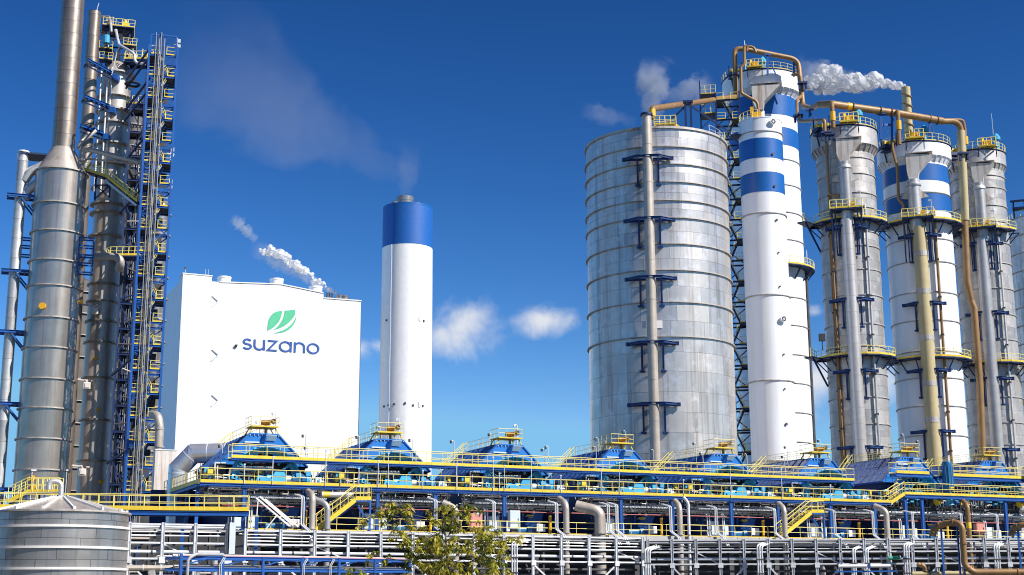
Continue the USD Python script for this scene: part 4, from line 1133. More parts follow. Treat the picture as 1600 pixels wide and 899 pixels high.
# rusty pipe behind the stack
loc, rz, R4 = measure(137.5, 158, 20, YD - 3)
A4 = Thing('rusty_pipe', 'rusty brown vent pipe rising between the tall stack and the dome', 'pipe', loc, rz)
zt4 = HZ(19, YD - 3, 148); z = HZ(300, YD - 3, 130)
A4.part('lower_section', B().tube((0, 0, 0), (0, 0, z), R4, 24), 'steel_rust', 30)
while z < zt4:
    A4.part('pipe_section', B().lathe([(R4, z), (R4, min(z + 3.2, zt4) - .04)], 28), 'steel_rust', 30); z += 3.2
A4.part('lid', B().lathe([(R4, zt4), (0, zt4 + .1)], 24), 'steel_rust')
A4.part('lightning_rod', B().tube((.2, 0, zt4), (.5, 0, zt4 + 1.4), .05, 5), 'galv')
for py in (105, 160, 200):
    zz = HZ(py, YD - 3, 140); A4.part('clamp_ring', ring(R4, zz, .3, .12, 28), 'dark', 30)
# blue ties from the stack to the digester
for i_, (p, q) in enumerate((((137, 93, 179), (177, 115, 184)), ((132, 150, 179), (172, 166, 184)), ((126, 196, 179), (162, 208, 184)))):
    a_, c_ = W(*p), W(*q); b = B(); o = np.array((0, 0, .9))
    t = Thing('tie_frame', ('uppermost', 'middle', 'lowest')[i_] + ' of three blue tie frames between the tall stack and the digester', 'tie frame', a_)
    c_ = c_ - a_; z0 = np.zeros(3); dd = np.array((0, 1.3, 0))
    for e in (z0, dd):
        t.part('tie_bar', B().beam(e, c_ + e, .25, .35), 'blue')
    t.part('tie_bar', B().bar(-o, c_ - o, .16), 'blue_dark')
    for f in np.linspace(0, 1, 6):
        t.part('rung', B().bar(c_ * f, c_ * f + dd, .14), 'blue')
    t.part('saddle', B().box(c_ + np.array((.3, .5, -.5)), (.7, 1.2, .8)), 'blue')
# the vessel behind, its steel darkened in place of shade
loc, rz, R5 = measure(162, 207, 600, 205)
A5 = Thing('shaded_vessel', 'vessel tucked behind the digester and the stair tower, darkened to look shaded', 'vessel', loc, rz)
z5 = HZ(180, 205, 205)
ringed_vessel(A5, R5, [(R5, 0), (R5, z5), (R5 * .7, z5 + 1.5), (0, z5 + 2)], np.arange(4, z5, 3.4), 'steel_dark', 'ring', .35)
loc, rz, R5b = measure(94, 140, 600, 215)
A7 = Thing('shaded_vessel', 'dark vessel added to fill the gap between stainless tower and digester', 'vessel', loc, rz)
ringed_vessel(A7, R5b, [(R5b, 0), (R5b, 50), (0, 51)], np.arange(4, 50, 3.4), 'steel_dark', 'ring', .3)  # second dark vessel, added to fill the gap with a shaded mass
# the vessel right of the stair tower
loc, rz, R6 = measure(229, 263, 380, 196)
A6 = Thing('grey_vessel', 'slim ringed grey vessel peeping out right of the stair tower', 'vessel', loc, rz)
z6 = HZ(326, 196, 252)
ringed_vessel(A6, R6, [(R6, 0), (R6, z6)] + [(R6 * math.cos(a), z6 + R6 * .9 * math.sin(a)) for a in np.linspace(.15, math.pi / 2, 8)], np.arange(3, z6, 3.1), 'steel_plain', 'ring', .3, .14)
A6p = Thing('elbow_pipe', 'tan pipe with a top elbow standing right of the stair tower foot', 'pipe', *facing(249, 700, 165)[:1], 0)
A6p.part('pipe', B().path([A6p.local(W(*p)) for p in ((238, 648, 167), (247, 650, 165), (249.5, 668, 165))] + [np.array((0, 0, 0))], .5, 14, 1.2), 'pipe_tan', 30)
for py in (672, 700, 741):
    p = A6p.local(W(249, py, 165)); A6p.part('pipe_clamp', B().tube((p[0], p[1], p[2]), (p[0], p[1], p[2] + .2), .56, 14), 'ring')
# stair tower
loc, rz = facing(231, 540, 171)
S2 = Thing('stair_tower', 'tall blue stair tower with yellow landings and grey pipes at the left', 'stair tower', loc, rz)
zs = [HZ(p, 171 - 1.7, 240) for p in (767, 728, 689, 651, 614, 577, 539, 503, 467, 430, 394, 357, 322, 287, 253, 220, 186, 152, 119, 86)]
stair_tower(S2, 3.5, 3.6, zs, .26, 'blue', 'yellow')
ztop = HZ(64, 171, 256)
b = B()
for s in (-1, 1):
    b.bar((-1.6, s * 1.8, ztop), (1.6, s * 1.8, ztop), .18); b.bar((s * 1.57, -1.8, ztop), (s * 1.57, 1.8, ztop), .18); b.bar((s * 1.57, -1.8, zs[-1]), (s * 1.57, -1.8, ztop), .2); b.bar((s * 1.57, 1.8, zs[-1]), (s * 1.57, 1.8, ztop), .2)
S2.part('head_frame', b, 'blue')
for k, dx in enumerate((-.95, -.72, -.52, -.32, -.1, .1)):
    S2.part('conduit', B().tube((dx, -1.95 - .05 * (k % 2), 2), (dx, -1.95 - .05 * (k % 2), ztop + .3 - .4 * (k % 3)), .045 + .02 * (k % 2), 7), ('pipe_grey', 'dark')[k % 3 == 1], 30)
for py in (70, 240, 290):
    p = S2.local(W(277 - (py - 70) * .06, py, 171)); S2.part('antenna', B().tube((p[0], p[1], p[2] - .9), (p[0], p[1], p[2] + .9), .06, 5).box((p[0] + .2, p[1], p[2] + .5), (.4, .25, .5)).box((p[0] + .25, p[1], p[2] - .2), (.35, .25, .4)).bar((p[0] - .7, p[1], p[2]), (p[0], p[1], p[2]), .07), 'galv')
for py in (122, 135, 170, 186, 254, 330, 583, 720):
    p = S2.local(W(212 - (py - 122) * .05, py, 182)); z = p[2]
    S2.part('tie_strut', B().bar((p[0] - 1.2, p[1], z - .4), (-1.5, 1.2, z + .5), .22), 'blue_dark')
p = S2.local(W(207, 132, 179)); S2.part('hose_coil', B().lathe([(.9, -.2), (1.1, 0), (.9, .2)], 16, c=(0, 0)).xf((p[0], p[1], p[2])), 'black', 30)
for k, (z0, z1) in enumerate(zip([0.3] + zs, zs)):
    e = 1 if k % 2 else -1
    S2.part('brace', B().bar((-e * 1.55, -1.75, z0), (e * 1.55, -1.75, z1 - .2), .11), 'blue')
    S2.part('back_panel', B().box((rng.uniform(-.5, .2), 1.6, (z0 + z1) / 2), (2.2, .1, (z1 - z0) * rng.uniform(.5, .9))), 'dark')  # dark sheets added inside the tower to deepen its shade
# dark frame added to thicken the shade between digester and stair tower
loc, rz = facing(201, 540, 184)
CF = Thing('carrying_frame', 'dark frame added in the shaded gap between the digester and the stair tower', 'frame', loc, rz)
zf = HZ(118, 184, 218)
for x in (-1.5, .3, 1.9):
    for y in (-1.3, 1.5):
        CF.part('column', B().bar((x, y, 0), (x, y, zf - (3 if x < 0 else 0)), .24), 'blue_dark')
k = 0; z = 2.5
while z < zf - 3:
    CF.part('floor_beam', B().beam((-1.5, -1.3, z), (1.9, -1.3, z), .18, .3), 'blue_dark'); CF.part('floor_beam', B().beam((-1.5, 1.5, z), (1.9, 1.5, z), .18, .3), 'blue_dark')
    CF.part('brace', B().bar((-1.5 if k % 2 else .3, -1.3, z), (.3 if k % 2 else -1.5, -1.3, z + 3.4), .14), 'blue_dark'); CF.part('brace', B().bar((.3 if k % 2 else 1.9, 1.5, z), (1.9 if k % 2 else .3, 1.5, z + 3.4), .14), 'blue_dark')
    CF.part('floor_plate', B().box((.2, .1, z + .15), (3.3, 2.6, .06)), 'dark'); CF.part('side_screen', B().box((1.98, .1, z + 1.2), (.06, 2.6, 2.0)), 'dark')  # plates and screens added to block sun and darken the gap
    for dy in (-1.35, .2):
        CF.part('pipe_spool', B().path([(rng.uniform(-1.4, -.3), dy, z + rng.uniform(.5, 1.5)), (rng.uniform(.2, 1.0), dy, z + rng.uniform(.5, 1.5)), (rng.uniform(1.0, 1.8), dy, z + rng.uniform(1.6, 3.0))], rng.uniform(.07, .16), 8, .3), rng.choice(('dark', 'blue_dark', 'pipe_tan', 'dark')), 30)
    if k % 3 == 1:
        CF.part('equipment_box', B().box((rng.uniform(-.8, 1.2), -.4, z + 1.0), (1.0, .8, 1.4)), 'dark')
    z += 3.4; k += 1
for k in range(11):
    x = -1.4 + k * .33; CF.part('riser_pipe', B().tube((x, -.6 + .5 * (k % 2), 0), (x, -.6 + .5 * (k % 2), zf - 6 - 5 * (k % 3)), .09 + .05 * (k % 3), 8), ('dark', 'pipe_grey', 'blue_dark')[k % 3], 30)
# sloping gangway and the tan ducts
a_, m_, c_ = W(133, 268, 178), W(167, 279, 178), W(216, 318, 174)
t = Thing('sloping_gangway', 'yellow railed gangway sloping down from the digester to the stair tower', 'gangway', a_)
pts = [np.zeros(3), m_ - a_, c_ - a_]
ribbon(t, 'deck', pts, 1.2, .2, 'blue_dark')
o = np.array((0, -.65, 0)); railing(t, [p + o for p in pts], 1.15, 1.1, .045, .32); railing(t, [p - o for p in pts], 1.15, 1.1, .045, .1)
t.part('stringer', B().bar(pts[1] + (0, -.8, -.5), pts[2] + (0, -.8, -.5), .1, .3), 'galv')
t.part('support', B().bar((1.5, 0, -4.0), (1.5, 0, 0), .2).bar((3.4, 0, -3.6), (3.4, 0, 0), .2).bar((1.5, 0, -3.8), (3.4, 0, -1.9), .14).bar((1.5, 0, -1.9), (3.4, 0, -3.6), .14).bar((1.3, 0, -1.9), (3.6, 0, -1.9), .16), 'blue_dark')
t = Thing('tan_duct', 'tan duct bending across the digester towards the stair tower', 'duct', W(128, 250, 176))
t.part('duct', B().path([t.local(W(*p)) for p in ((129, 252, 176), (130, 236, 176), (140, 234, 176), (218, 254, 174))], .34, 12, .9), 'pipe_tan', 30)
t.part('lower_duct', B().path([t.local(W(*p)) for p in ((133, 248, 177), (213, 256, 175))], .14, 8), 'pipe_tan', 30)
t = Thing('short_duct', 'short tan duct slanting up beside the cone of the stainless tower', 'duct', W(123, 232, 179))
t.part('duct', B().path([t.local(W(*p)) for p in ((122, 233, 179), (127, 222, 179), (149, 205, 181))], .26, 10, .5), 'pipe_tan', 30)
t = Thing('hooked_duct', 'fat tan duct hooking round the digester at mid height', 'duct', W(148, 402, 178))
t.part('duct', B().path([t.local(W(*p)) for p in ((147, 402, 178), (178, 401, 178), (187, 404, 178), (189, 412, 178), (186, 421, 179))], .52, 14, 1.0), 'pipe_tan', 30)
t = Thing('corner_platform', 'small yellow railed platform wrapped round the digester at mid height', 'platform', W(172, 401, 180))
q = t.local(W(215, 400, 178)); L_ = q[0]
t.part('deck', B().box((L_ / 2, .6, -.1), (L_, 2.4, .16)), 'blue_dark'); railing(t, [(-.6, 1.8, 0), (-.6, .2, 0), (.2, -.6, 0), (L_, -.6, 0)], 1.15, .8, .045, .3)

# --- yellow walkway behind the foreground tank
def hz_walk(name, label, p, q, Y0, Y1, width=1.3, h=1.15, beam='blue', step=1.1, legs=()):
    a_, c_ = W(p[0], p[1], Y0), W(q[0], q[1], Y1); c_[2] = a_[2]
    d = unit(c_ - a_); L_ = np.linalg.norm(c_ - a_)
    t = Thing(name, label, 'walkway', (a_[0], a_[1], 0), math.atan2(d[1], d[0])); z = a_[2]
    t.part('deck', B().box((L_ / 2, width / 2, z + .04), (L_, width, .06)), 'dark')
    for y in (.0, width):
        t.part('girder', B().beam((0, y, z - .16), (L_, y, z - .16), .16, .3), beam)
    railing(t, [(0, -.05, z + .07), (L_, -.05, z + .07)], h, step, .032, .3); railing(t, [(0, width + .05, z + .07), (L_, width + .05, z + .07)], h, step, .032, .2)
    for x in legs:
        t.part('leg', B().bar((x, width / 2, 0), (x, width / 2, z - .3), .25), beam)
    t.L, t.z = L_, z
    return t


hz_walk('yellow_walkway', 'yellow railed walkway running behind the cone roofed tank to the pipe rack', (-20, 796), (388, 809.5), 104, 108.5, legs=(8, 14, 19.5))
a_ = W(12, 784, 110); t = Thing('yellow_stair', 'yellow stair rising behind the cone roofed tank at the left', 'stair', (a_[0], a_[1], 0))
p = t.local(W(42, 769, 110)); q = t.local(W(60, 769, 110))
for y in (0, .9):
    t.part('stringer', B().bar((0, y, a_[2]), (p[0], y, p[2]), .06, .3), 'yellow'); railing(t, [(0, y, a_[2] + .1), (p[0], y, p[2] + .1)], 1.0, .6, .035, 0); railing(t, [(p[0], y, p[2]), (q[0] + 1.6, y, p[2])], 1.1, .45, .035, .2)
for k in range(9):
    t.part('tread', B().box((p[0] * (k + .5) / 9, .45, a_[2] + (p[2] - a_[2]) * (k + .5) / 9), (.24, .88, .04)), 'galv')
t.part('landing', B().box(((p[0] + q[0] + 1.6) / 2, .45, p[2] - .05), (q[0] + 1.6 - p[0], 1.0, .1)), 'blue')
for k in range(4):
    t.part('leg', B().bar((p[0] + k * .7, .9 * (k % 2), 0), (p[0] + k * .7, .9 * (k % 2), p[2] - .1), .12), 'blue')

# --- cone roofed tank in the foreground
YT = 90
a_, c_ = W(-10, 803, YT), W(200, 803, YT); cc = (a_ + c_) / 2; R = (c_[0] - a_[0]) / 2 * .985
FT = Thing('cone_roof_tank', 'squat stainless tank with a ribbed cone roof and pale hoops in the lower left corner', 'tank', (cc[0], cc[1], 0), -math.atan2(cc[0], cc[1]))
zt = HZ(803, YT, 95); za = HZ(777, YT, 95)
zh = [HZ(p, YT - R, 95) for p in (821, 854.5, 888)]
ed = [zt] + zh
while ed[-1] > 2: ed.append(ed[-1] - 1.3)
ed[-1] = 0.0
FT.part('inner_wall', B().lathe([(R - .05, 0), (R - .05, zt)], 64), 'steel_dark', True)
for a, b_ in zip(ed[1:], ed):
    m = a + (b_ - a) * .42
    shell_panels(FT, R, m, b_, 8, rng.uniform(0, 45), 'steel_near'); shell_panels(FT, R, a, m, 8, rng.uniform(0, 45), 'steel_near')
for z in ed[1:-1]:
    FT.part('hoop', ring(R, z, .14, .13, 96), 'ring_white', 30)
FT.part('roof_cone', B().lathe([(R + .1, zt), (.3, za), (0, za)], 64), 'steel_tan', 30)
FT.part('roof_rim', B().lathe([(R - .05, zt - .06), (R + .14, zt - .06), (R + .14, zt + .05), (R - .05, zt + .08)], 96), 'ring', 30)
for k in range(14):
    a = math.radians(-90 + 11 + k * 360 / 14); c, s = math.cos(a), math.sin(a)
    FT.part('roof_rib', B().bar((c * .5, s * .5, za + .02), (c * (R - .1), s * (R - .1), zt + .12), .09, .11), 'ring_white')
    FT.part('rib_foot', B().box((c * (R - .15), s * (R - .15), zt + .1), (.16, .16, .3), a), 'ring_white')
p = FT.local(W(95, 776, YT)); q = FT.local(W(76, 766, YT)); tp = FT.local(W(86, 752.5, YT))[2]
FT.part('vent_pipe', B().path([(p[0], 0, za - .05), (p[0], 0, tp), (q[0], 0, tp), (q[0], 0, q[2])], .16, 12, .5, 8), 'pipe_grey', 30)
# ------------------------------------------------------------------ the row of drum washers
_p = W(365, 716, 119)
ROW = np.array((_p[0], _p[1], 0.0))
FR = Thing('row_frame', None, None, ROW, THETA, path='/World/Looks/row_frame')      # a frame to measure in, drops out below
ZU = _p[2]                                                        # upper walkway
YL = -1.4                                                         # lower walkway lies this far in front
ZL = hit(FR, 340, 755, YL)[2]
ZD = hit(FR, 600, 831, -2.6)[2]                                   # concrete deck


def rp(px, py, y):
    return hit(FR, px, py, y)


def rworld(x, y, z=0.0):
    c, s = math.cos(THETA), math.sin(THETA); return np.array((ROW[0] + x * c - y * s, ROW[1] + x * s + y * c, z))


# concrete deck and what it stands on
x0, x1 = rp(385, 831, -2.6)[0], rp(1640, 842, -2.6)[0] + 6
t = Thing('concrete_deck', 'long concrete deck edge under the blue washers', 'deck', ROW, THETA)
t.part('slab', B().box(((x0 + x1) / 2, 10, ZD - .3), (x1 - x0, 25.2, .6)), 'concrete')
k = 0
x = x0 + .8
while x < x1:
    t.part('pillar', B().box((x, -1.2, (ZD - .6) / 2), (.5, .5, ZD - .6)), 'dark'); t.part('pillar', B().box((x, 5, (ZD - .6) / 2), (.6, .6, ZD - .6)), 'dark'); x += 5.2  # pillars coloured dark to match the shade under the deck
t.part('back_wall', B().box(((x0 + x1) / 2, 1.5, ZD / 2 - .4), (x1 - x0, .3, ZD - .8)), 'black')  # black wall put in place of the deep shade below the slab
rw = t.part('rear_panel', B().box(((x0 + x1) / 2 - 2.5, 13.5, (ZL + .4) / 2), (x1 - x0 + 5, .2, ZL + .4)), 'blue_dark')  # dark sheet added to close bright gaps behind the washers
x = x0
while x < x1:
    t.part('edge_block', B().box((x + 1.25, -2.66, ZD - .22), (2.44, .14, .5)), 'concrete'); x += 2.5
railing(t, [(x0 + .2, -2.3, ZD), (x1 - .2, -2.3, ZD)], 1.1, 1.9, .035, .12, mat='yellow_rail')


def washer(name, label, loc, rz, big=False):
    """one drum washer; origin on the concrete deck below the front of its hood; local y runs to the back"""
    t = Thing(name, label, 'washer', loc, rz, 'blue drum washers in a row')
    H0 = (ZU - ZD) + (2.35 if not big else 2.9); up = ZU - ZD; low = ZL - ZD
    Lh = 9.6; wt, wb, hb = 1.25, 3.95, 2.7
    z0 = H0 - hb
    # hood: front and rear plates, roof panels between standing ribs
    t.part('hood_front', B().prism([(-wb, z0), (wb, z0), (wt, H0), (-wt, H0)], 0, .08), 'hood')
    t.part('hood_rear', B().prism([(-wb, z0), (wb, z0), (wt, H0), (-wt, H0)], Lh - .08, Lh), 'hood_side')
    t.part('ridge_plate', B().box((0, Lh / 2, H0 + .02), (wt * 2 + .06, Lh, .06)), 'hood_side')
    n = 8
    for s in (-1, 1):
        for k in range(n):
            y0, y1 = .1 + (Lh - .2) * k / n + .02, .1 + (Lh - .2) * (k + 1) / n - .02
            for m in range(3):
                f0, f1 = m / 3 + .008, (m + 1) / 3 - .004
                A = lambda f: (s * (wb + (wt - wb) * f), z0 + hb * f)
                (xa, za_), (xb, zb_) = A(f0), A(f1); j = rng.uniform(0, .012)
                t.part('roof_panel', B().quad((xa, y0, za_ + j), (xa, y1, za_ + j), (xb, y1, zb_ + j), (xb, y0, zb_ + j), .05), 'hood_side')
            t.part('standing_seam', B().bar((s * wb, y0 - .02, z0 + .05), (s * wt, y0 - .02, H0 + .05), .07, .11), 'hood_side')
        t.part('eave', B().bar((s * (wb - .05), 0, z0), (s * (wb - .05), Lh, z0), .16, .2), 'blue')
    b = B()
    for s in (-1, 1):
        b.bar((s * wb, -.05, z0), (s * wt, -.05, H0), .12, .1)
    b.bar((-wt, -.05, H0), (wt, -.05, H0), .1, .12)
    t.part('front_frame', b, 'hood')
    # flaps and plates on the hood front
    t.part('inspection_flap', B().quad((.15, -.1, H0 - .55), (1.0, -.1, H0 - .55), (1.0, -.45, H0 - .1), (.15, -.45, H0 - .1), .05), 'cabinet')
    t.part('shade_flap', B().quad((-.5, -.12, H0 - .95), (-.1, -.5, H0 - .95), (.05, -.5, H0 - .05), (-.15, -.12, H0 - .05), .04), 'blue')
    t.part('edge_strip', B().box((-1.1, -.12, H0 - .75), (1.3, .1, .12)), 'cabinet')
    for k in range(8):
        f = k / 7; t.part('bolt', B().tube((-wt + 2 * wt * f, -.12, H0 - .12), (-wt + 2 * wt * f, 0, H0 - .12), .045, 6), 'cabinet')
    # small platform at the ridge's front end
    ztop = H0 + .62
    for sx_ in (-1, 1):
        for yy in (.2, 1.6):
            t.part('platform_leg', B().bar((sx_ * 1.35, yy, H0), (sx_ * .95, yy, ztop), .09), 'yellow')
    dk = t.part('top_deck', B().box((0, .9, ztop + .04), (2.4, 2.0, .07)).box((0, -.1, ztop + .05), (2.4, .05, .12)), 'yellow')
    railing(t, [(-1.2, 1.9, ztop), (-1.2, -.08, ztop), (1.25, -.08, ztop), (1.25, 1.9, ztop)], .9, .8, .024, 0)
    t.part('actuator', B().box((.25, .6, ztop + .45), (.75, .5, .4)).tube((.0, .4, ztop + .4), (.7, -.1, ztop + .55), .15, 8).tube((.25, .6, ztop - .7), (.25, .6, ztop + .3), .12, 8), 'rust_orange')
    t.part('hand_wheel', B().tube((.8, .2, ztop + .55), (.8, .12, ztop + .55), .24, 12), 'dark')
    # walk along the ridge with its rails and the stair down at the back
    for s in (-1, 1):
        railing(t, [(s * .75, 1.9, H0 + .1), (s * .75, Lh, H0 + .1)], .95, 1.3, .023, .1 if s < 0 else 0)
    t.part('ridge_grating', B().box((0, 1.9 + (Lh - 1.9) / 2, H0 + .1), (1.3, Lh - 1.9, .06)), 'orange' if not big else 'yellow')
    xs, xe = -.75, -3.4
    for yy in (Lh - .9, Lh - .1):
        t.part('stair_string', B().bar((xs, yy, H0 + .05), (xe, yy, up + .05), .06, .28), 'yellow')
        railing(t, [(xs, yy, H0 + .1), (xe, yy, up + .1)], 1.0, 1.0, .03, 0)
    for k in range(9):
        f = (k + .5) / 9; t.part('stair_tread', B().box((xs + (xe - xs) * f, Lh - .5, H0 + (up - H0) * f + .08), (.26, .8, .04)), 'galv')
    # light blue drum housing under the hood: an arched front with a dark opening
    ro, ri, zc = (3.1, 2.62, up - 1.95) if not big else (2.45, 1.9, up - 1.05)
    a = np.radians(np.linspace(22, 158, 15))
    for k in range(14):
        p0, p1 = a[k], a[k + 1]; P = [(ro * math.cos(p0), zc + ro * math.sin(p0)), (ro * math.cos(p1), zc + ro * math.sin(p1)), (ri * math.cos(p1), zc + ri * math.sin(p1)), (ri * math.cos(p0), zc + ri * math.sin(p0))]
        if k % 1 == 0:
            t.part('drum_arch', B().prism(P, -.55, -.06), 'light_blue')
    b = B().lathe([(ro - .05, 0), (ro - .05, .75)], 20, 0, 180); v, f = b.mesh(); v = np.c_[v[:, 0], -1.3 + v[:, 2], zc + v[:, 1]]
    t.part('drum_cover', B().add(v, f), 'light_blue', 30)
    t.part('drum_end', B().prism([(ri * math.cos(x), zc + ri * math.sin(x)) for x in np.linspace(0, math.pi, 16)], -.2, -.1), 'black')
    for k in range(9):
        x = math.radians(20 + 140 * k / 8); t.part('arch_rib', B().bar((ri * .75 * math.cos(x), -.6, zc + ri * .75 * math.sin(x)), ((ro + .12) * math.cos(x), -.6, zc + (ro + .12) * math.sin(x)), .09, .2), 'light_blue')
    for s in (-1, 1):
        t.part('arch_foot', B().box((s * (ro - .1), -.5, zc + .5), (.5, .8, .35)).box((s * (ro + .1), -.5, zc + .1), (.9, .6, .2)), 'light_blue')
    t.part('bearing', B().box((0, -.75, zc - .1), (1.1, .8, 1.0)).tube((0, -1.1, zc), (0, -.4, zc), .42, 14), 'light_blue', 30)
    # vat below the hood
    t.part('vat', B().prism([(-2.6, .3), (2.6, .3), (3.7, 2.6), (3.8, z0 - .1), (-3.8, z0 - .1), (-3.7, 2.6)], .3, Lh - .3), 'blue_dark')
    for x in (-3.0, -1.5, 0, 1.5, 3.0):
        t.part('vat_stiffener', B().bar((x * .85, .2, .5), (x, .2, z0 - .3), .14, .16), 'blue')
    t.part('vat_band', B().box((0, .22, low - .6), (7.4, .14, .16)), 'blue')
    t.part('vat_foot', B().box((-2.2, .8, .15), (.6, 1.0, .3)).box((2.2, .8, .15), (.6, 1.0, .3)).box((0, .8, .15), (.6, 1.0, .3)), 'concrete')
    t.part('sloped_plate', B().prism([(1.0, .35), (2.7, .35), (3.4, 2.4), (2.2, 2.4)], -.25, .2), 'blue')
    t.part('warning_sign', B().box((1.9, -.3, 1.9), (.75, .04, .1)).box((1.9, -.3, 1.75), (.55, .04, .05)), 'yellow')
    t.part('window_blue', B().box((.1, .12, low - .75), (1.7, .3, .75)), 'light_blue')
    t.part('window_frame', B().box((-2.4, .1, low - .6), (.8, .4, .7)), 'light_blue')
    # drive on the lower walkway's inner side
    if not big:
        g = t.part('gearbox', B().prism([(.55, low + .15), (1.75, low + .15), (1.75, low + .9), (1.45, low + 1.45), (.85, low + 1.45), (.55, low + .9)], -1.15, -.35), 'light_blue')
        t.part('gear_shaft', B().tube((.1, -.75, low + .75), (.6, -.75, low + .75), .3, 12), 'light_blue', 30, under=g)
        for z in (.45, .95):
            t.part('gear_rib', B().box((1.15, -1.18, low + z), (1.25, .08, .07)), 'light_blue', under=g)
        t.part('coupling_guard', B().tube((1.75, -.8, low + .75), (2.3, -.8, low + .75), .26, 12), 'ring_white', 30)
        mo = t.part('motor', B().tube((2.3, -.8, low + .72), (3.55, -.8, low + .72), .42, 16), 'motor_blue', 30)
        t.part('fan_cowl', B().tube((3.55, -.8, low + .72), (3.9, -.8, low + .72), .46, 16, .38), 'light_blue', 30, under=mo)
        t.part('terminal_box', B().box((2.8, -1.1, low + 1.05), (.45, .4, .35)), 'light_blue', under=mo)
        for k in range(10):
            x = math.radians(20 + k * 36); t.part('fin', B().bar((2.4, -.8 + .43 * math.cos(x), low + .72 + .43 * math.sin(x)), (3.5, -.8 + .43 * math.cos(x), low + .72 + .43 * math.sin(x)), .03, .05), 'motor_blue', under=mo)
        t.part('motor_foot', B().box((2.9, -.8, low + .2), (1.1, .7, .22)), 'light_blue')
        t.part('plinth', B().box((1.9, -.75, low - .05), (3.6, 1.0, .2)), 'blue')
        t.part('blue_cabinet', B().box((4.7, -.7, low + .55), (.55, .4, .8)), 'cabinet')
        t.part('shaft_cover', B().prism([(-.9, low + .3), (.4, low + .3), (.3, low + .8), (-.7, low + 1.0)], -1.0, -.3), 'light_blue')
        t.part('filtrate_pipe', B().path([(-3.1, -.6, low + .55), (-3.0, -.9, low + 1.45), (.6, -.9, low + 1.55)], .19, 12, .5), 'pipe_grey', 30)
        for x in (-2.4, -1.2, 0):
            t.part('pipe_flange', B().tube((x, -.9, low + 1.47 + .02 * x), (x + .08, -.9, low + 1.47 + .02 * x), .26, 12), 'light_blue')
        t.part('dark_box', B().box((-3.9, -.3, low + 1.35), (.9, 1.0, 1.0)), 'black')
        t.part('box_frame', B().box((-3.9, -.85, low + 1.9), (1.0, .1, .12)).box((-4.38, -.85, low + 1.35), (.1, .1, 1.1)), 'cabinet')
        t.part('cross_pipe', B().path([(-5.6, -.5, low + 1.2), (-4.5, -.5, low + 1.2), (-4.2, -.5, low + 1.4)], .16, 10), 'pipe_grey', 30)
    else:
        # the last two: a tall vertical motor beside the drum
        mo = t.part('vertical_motor', B().lathe([(.3, low + .3), (.3, low + 1.5), (.5, low + 1.5), (.56, low + 1.7), (.56, low + 4.3), (.47, low + 4.6), (.0, low + 4.7)], 18, c=(2.9, -2.4)), 'motor_blue', 30)
        for k in range(12):
            x = math.radians(k * 30); t.part('fin', B().bar((2.9 + .56 * math.cos(x), -2.4 + .56 * math.sin(x), low + 2.0), (2.9 + .56 * math.cos(x), -2.4 + .56 * math.sin(x), low + 4.1), .05, .07), 'motor_blue', under=mo)
        t.part('motor_label', B().box((2.9, -2.97, low + 1.75), (.5, .05, .3)), 'yellow', under=mo)
        t.part('motor_stand', B().lathe([(.55, low + .05), (.32, low + .5), (.32, low + 1.3)], 14, c=(2.9, -2.4)), 'light_blue', 30)
        b = B(); rr = 2.75
        lathe = B().lathe([(rr, 0), (rr, 1.6)], 22, 35, 150); v, f = lathe.mesh(); v = np.c_[v[:, 0] + .2, -1.95 + v[:, 2], up - 2.55 + v[:, 1]]
        t.part('drum_hood', B().add(v, f), 'light_blue', 30)
        for x in np.radians(np.linspace(35, 150, 10)):
            t.part('hood_rib', B().bar((.2 + (rr + .03) * math.cos(x), -1.95, up - 2.55 + (rr + .03) * math.sin(x)), (.2 + (rr + .03) * math.cos(x), -.4, up - 2.55 + (rr + .03) * math.sin(x)), .06, .08), 'light_blue')
        t.part('yellow_guard', B().tube((1.9, -1.5, up - 1.9), (2.4, -1.4, up - 1.6), .38, 12), 'yellow', 30)
        t.part('supply_pipe', B().path([(-2.8, -.8, low + .2), (-2.8, -.8, low + 2.6), (-.2, -.8, low + 3.1)], .14, 10, .5), 'pipe_grey', 30)
        t.part('blue_cabinet', B().box((4.4, -.7, low + .6), (.5, .4, .8)), 'cabinet')
    # small valves, pipes and hand wheels left of the drive
    for k in range(7):
        x = -5.4 + k * .62; r = .05 + .03 * (k % 3); y = -.5 - .25 * (k % 2); h = .5 + .35 * ((k * 5) % 3)
        t.part('valve_stem', B().tube((x, y, low - .3), (x, y, low + h), r, 7), ('pipe_grey', 'ring_white', 'dark')[k % 3], 30)
        t.part('valve_body', B().box((x, y, low + h * .55), (.26, .26, .22)), ('dark', 'light_blue', 'pipe_grey', 'motor_blue')[k % 4])
        t.part('hand_wheel', B().tube((x, y - .05, low + h), (x, y + .02, low + h), .13, 8), ('dark', 'light_blue', 'pipe_grey', 'motor_blue')[k % 4])
    # the tangle of small lines below and behind the walkways
    q = random.Random(5 if not big else 9)
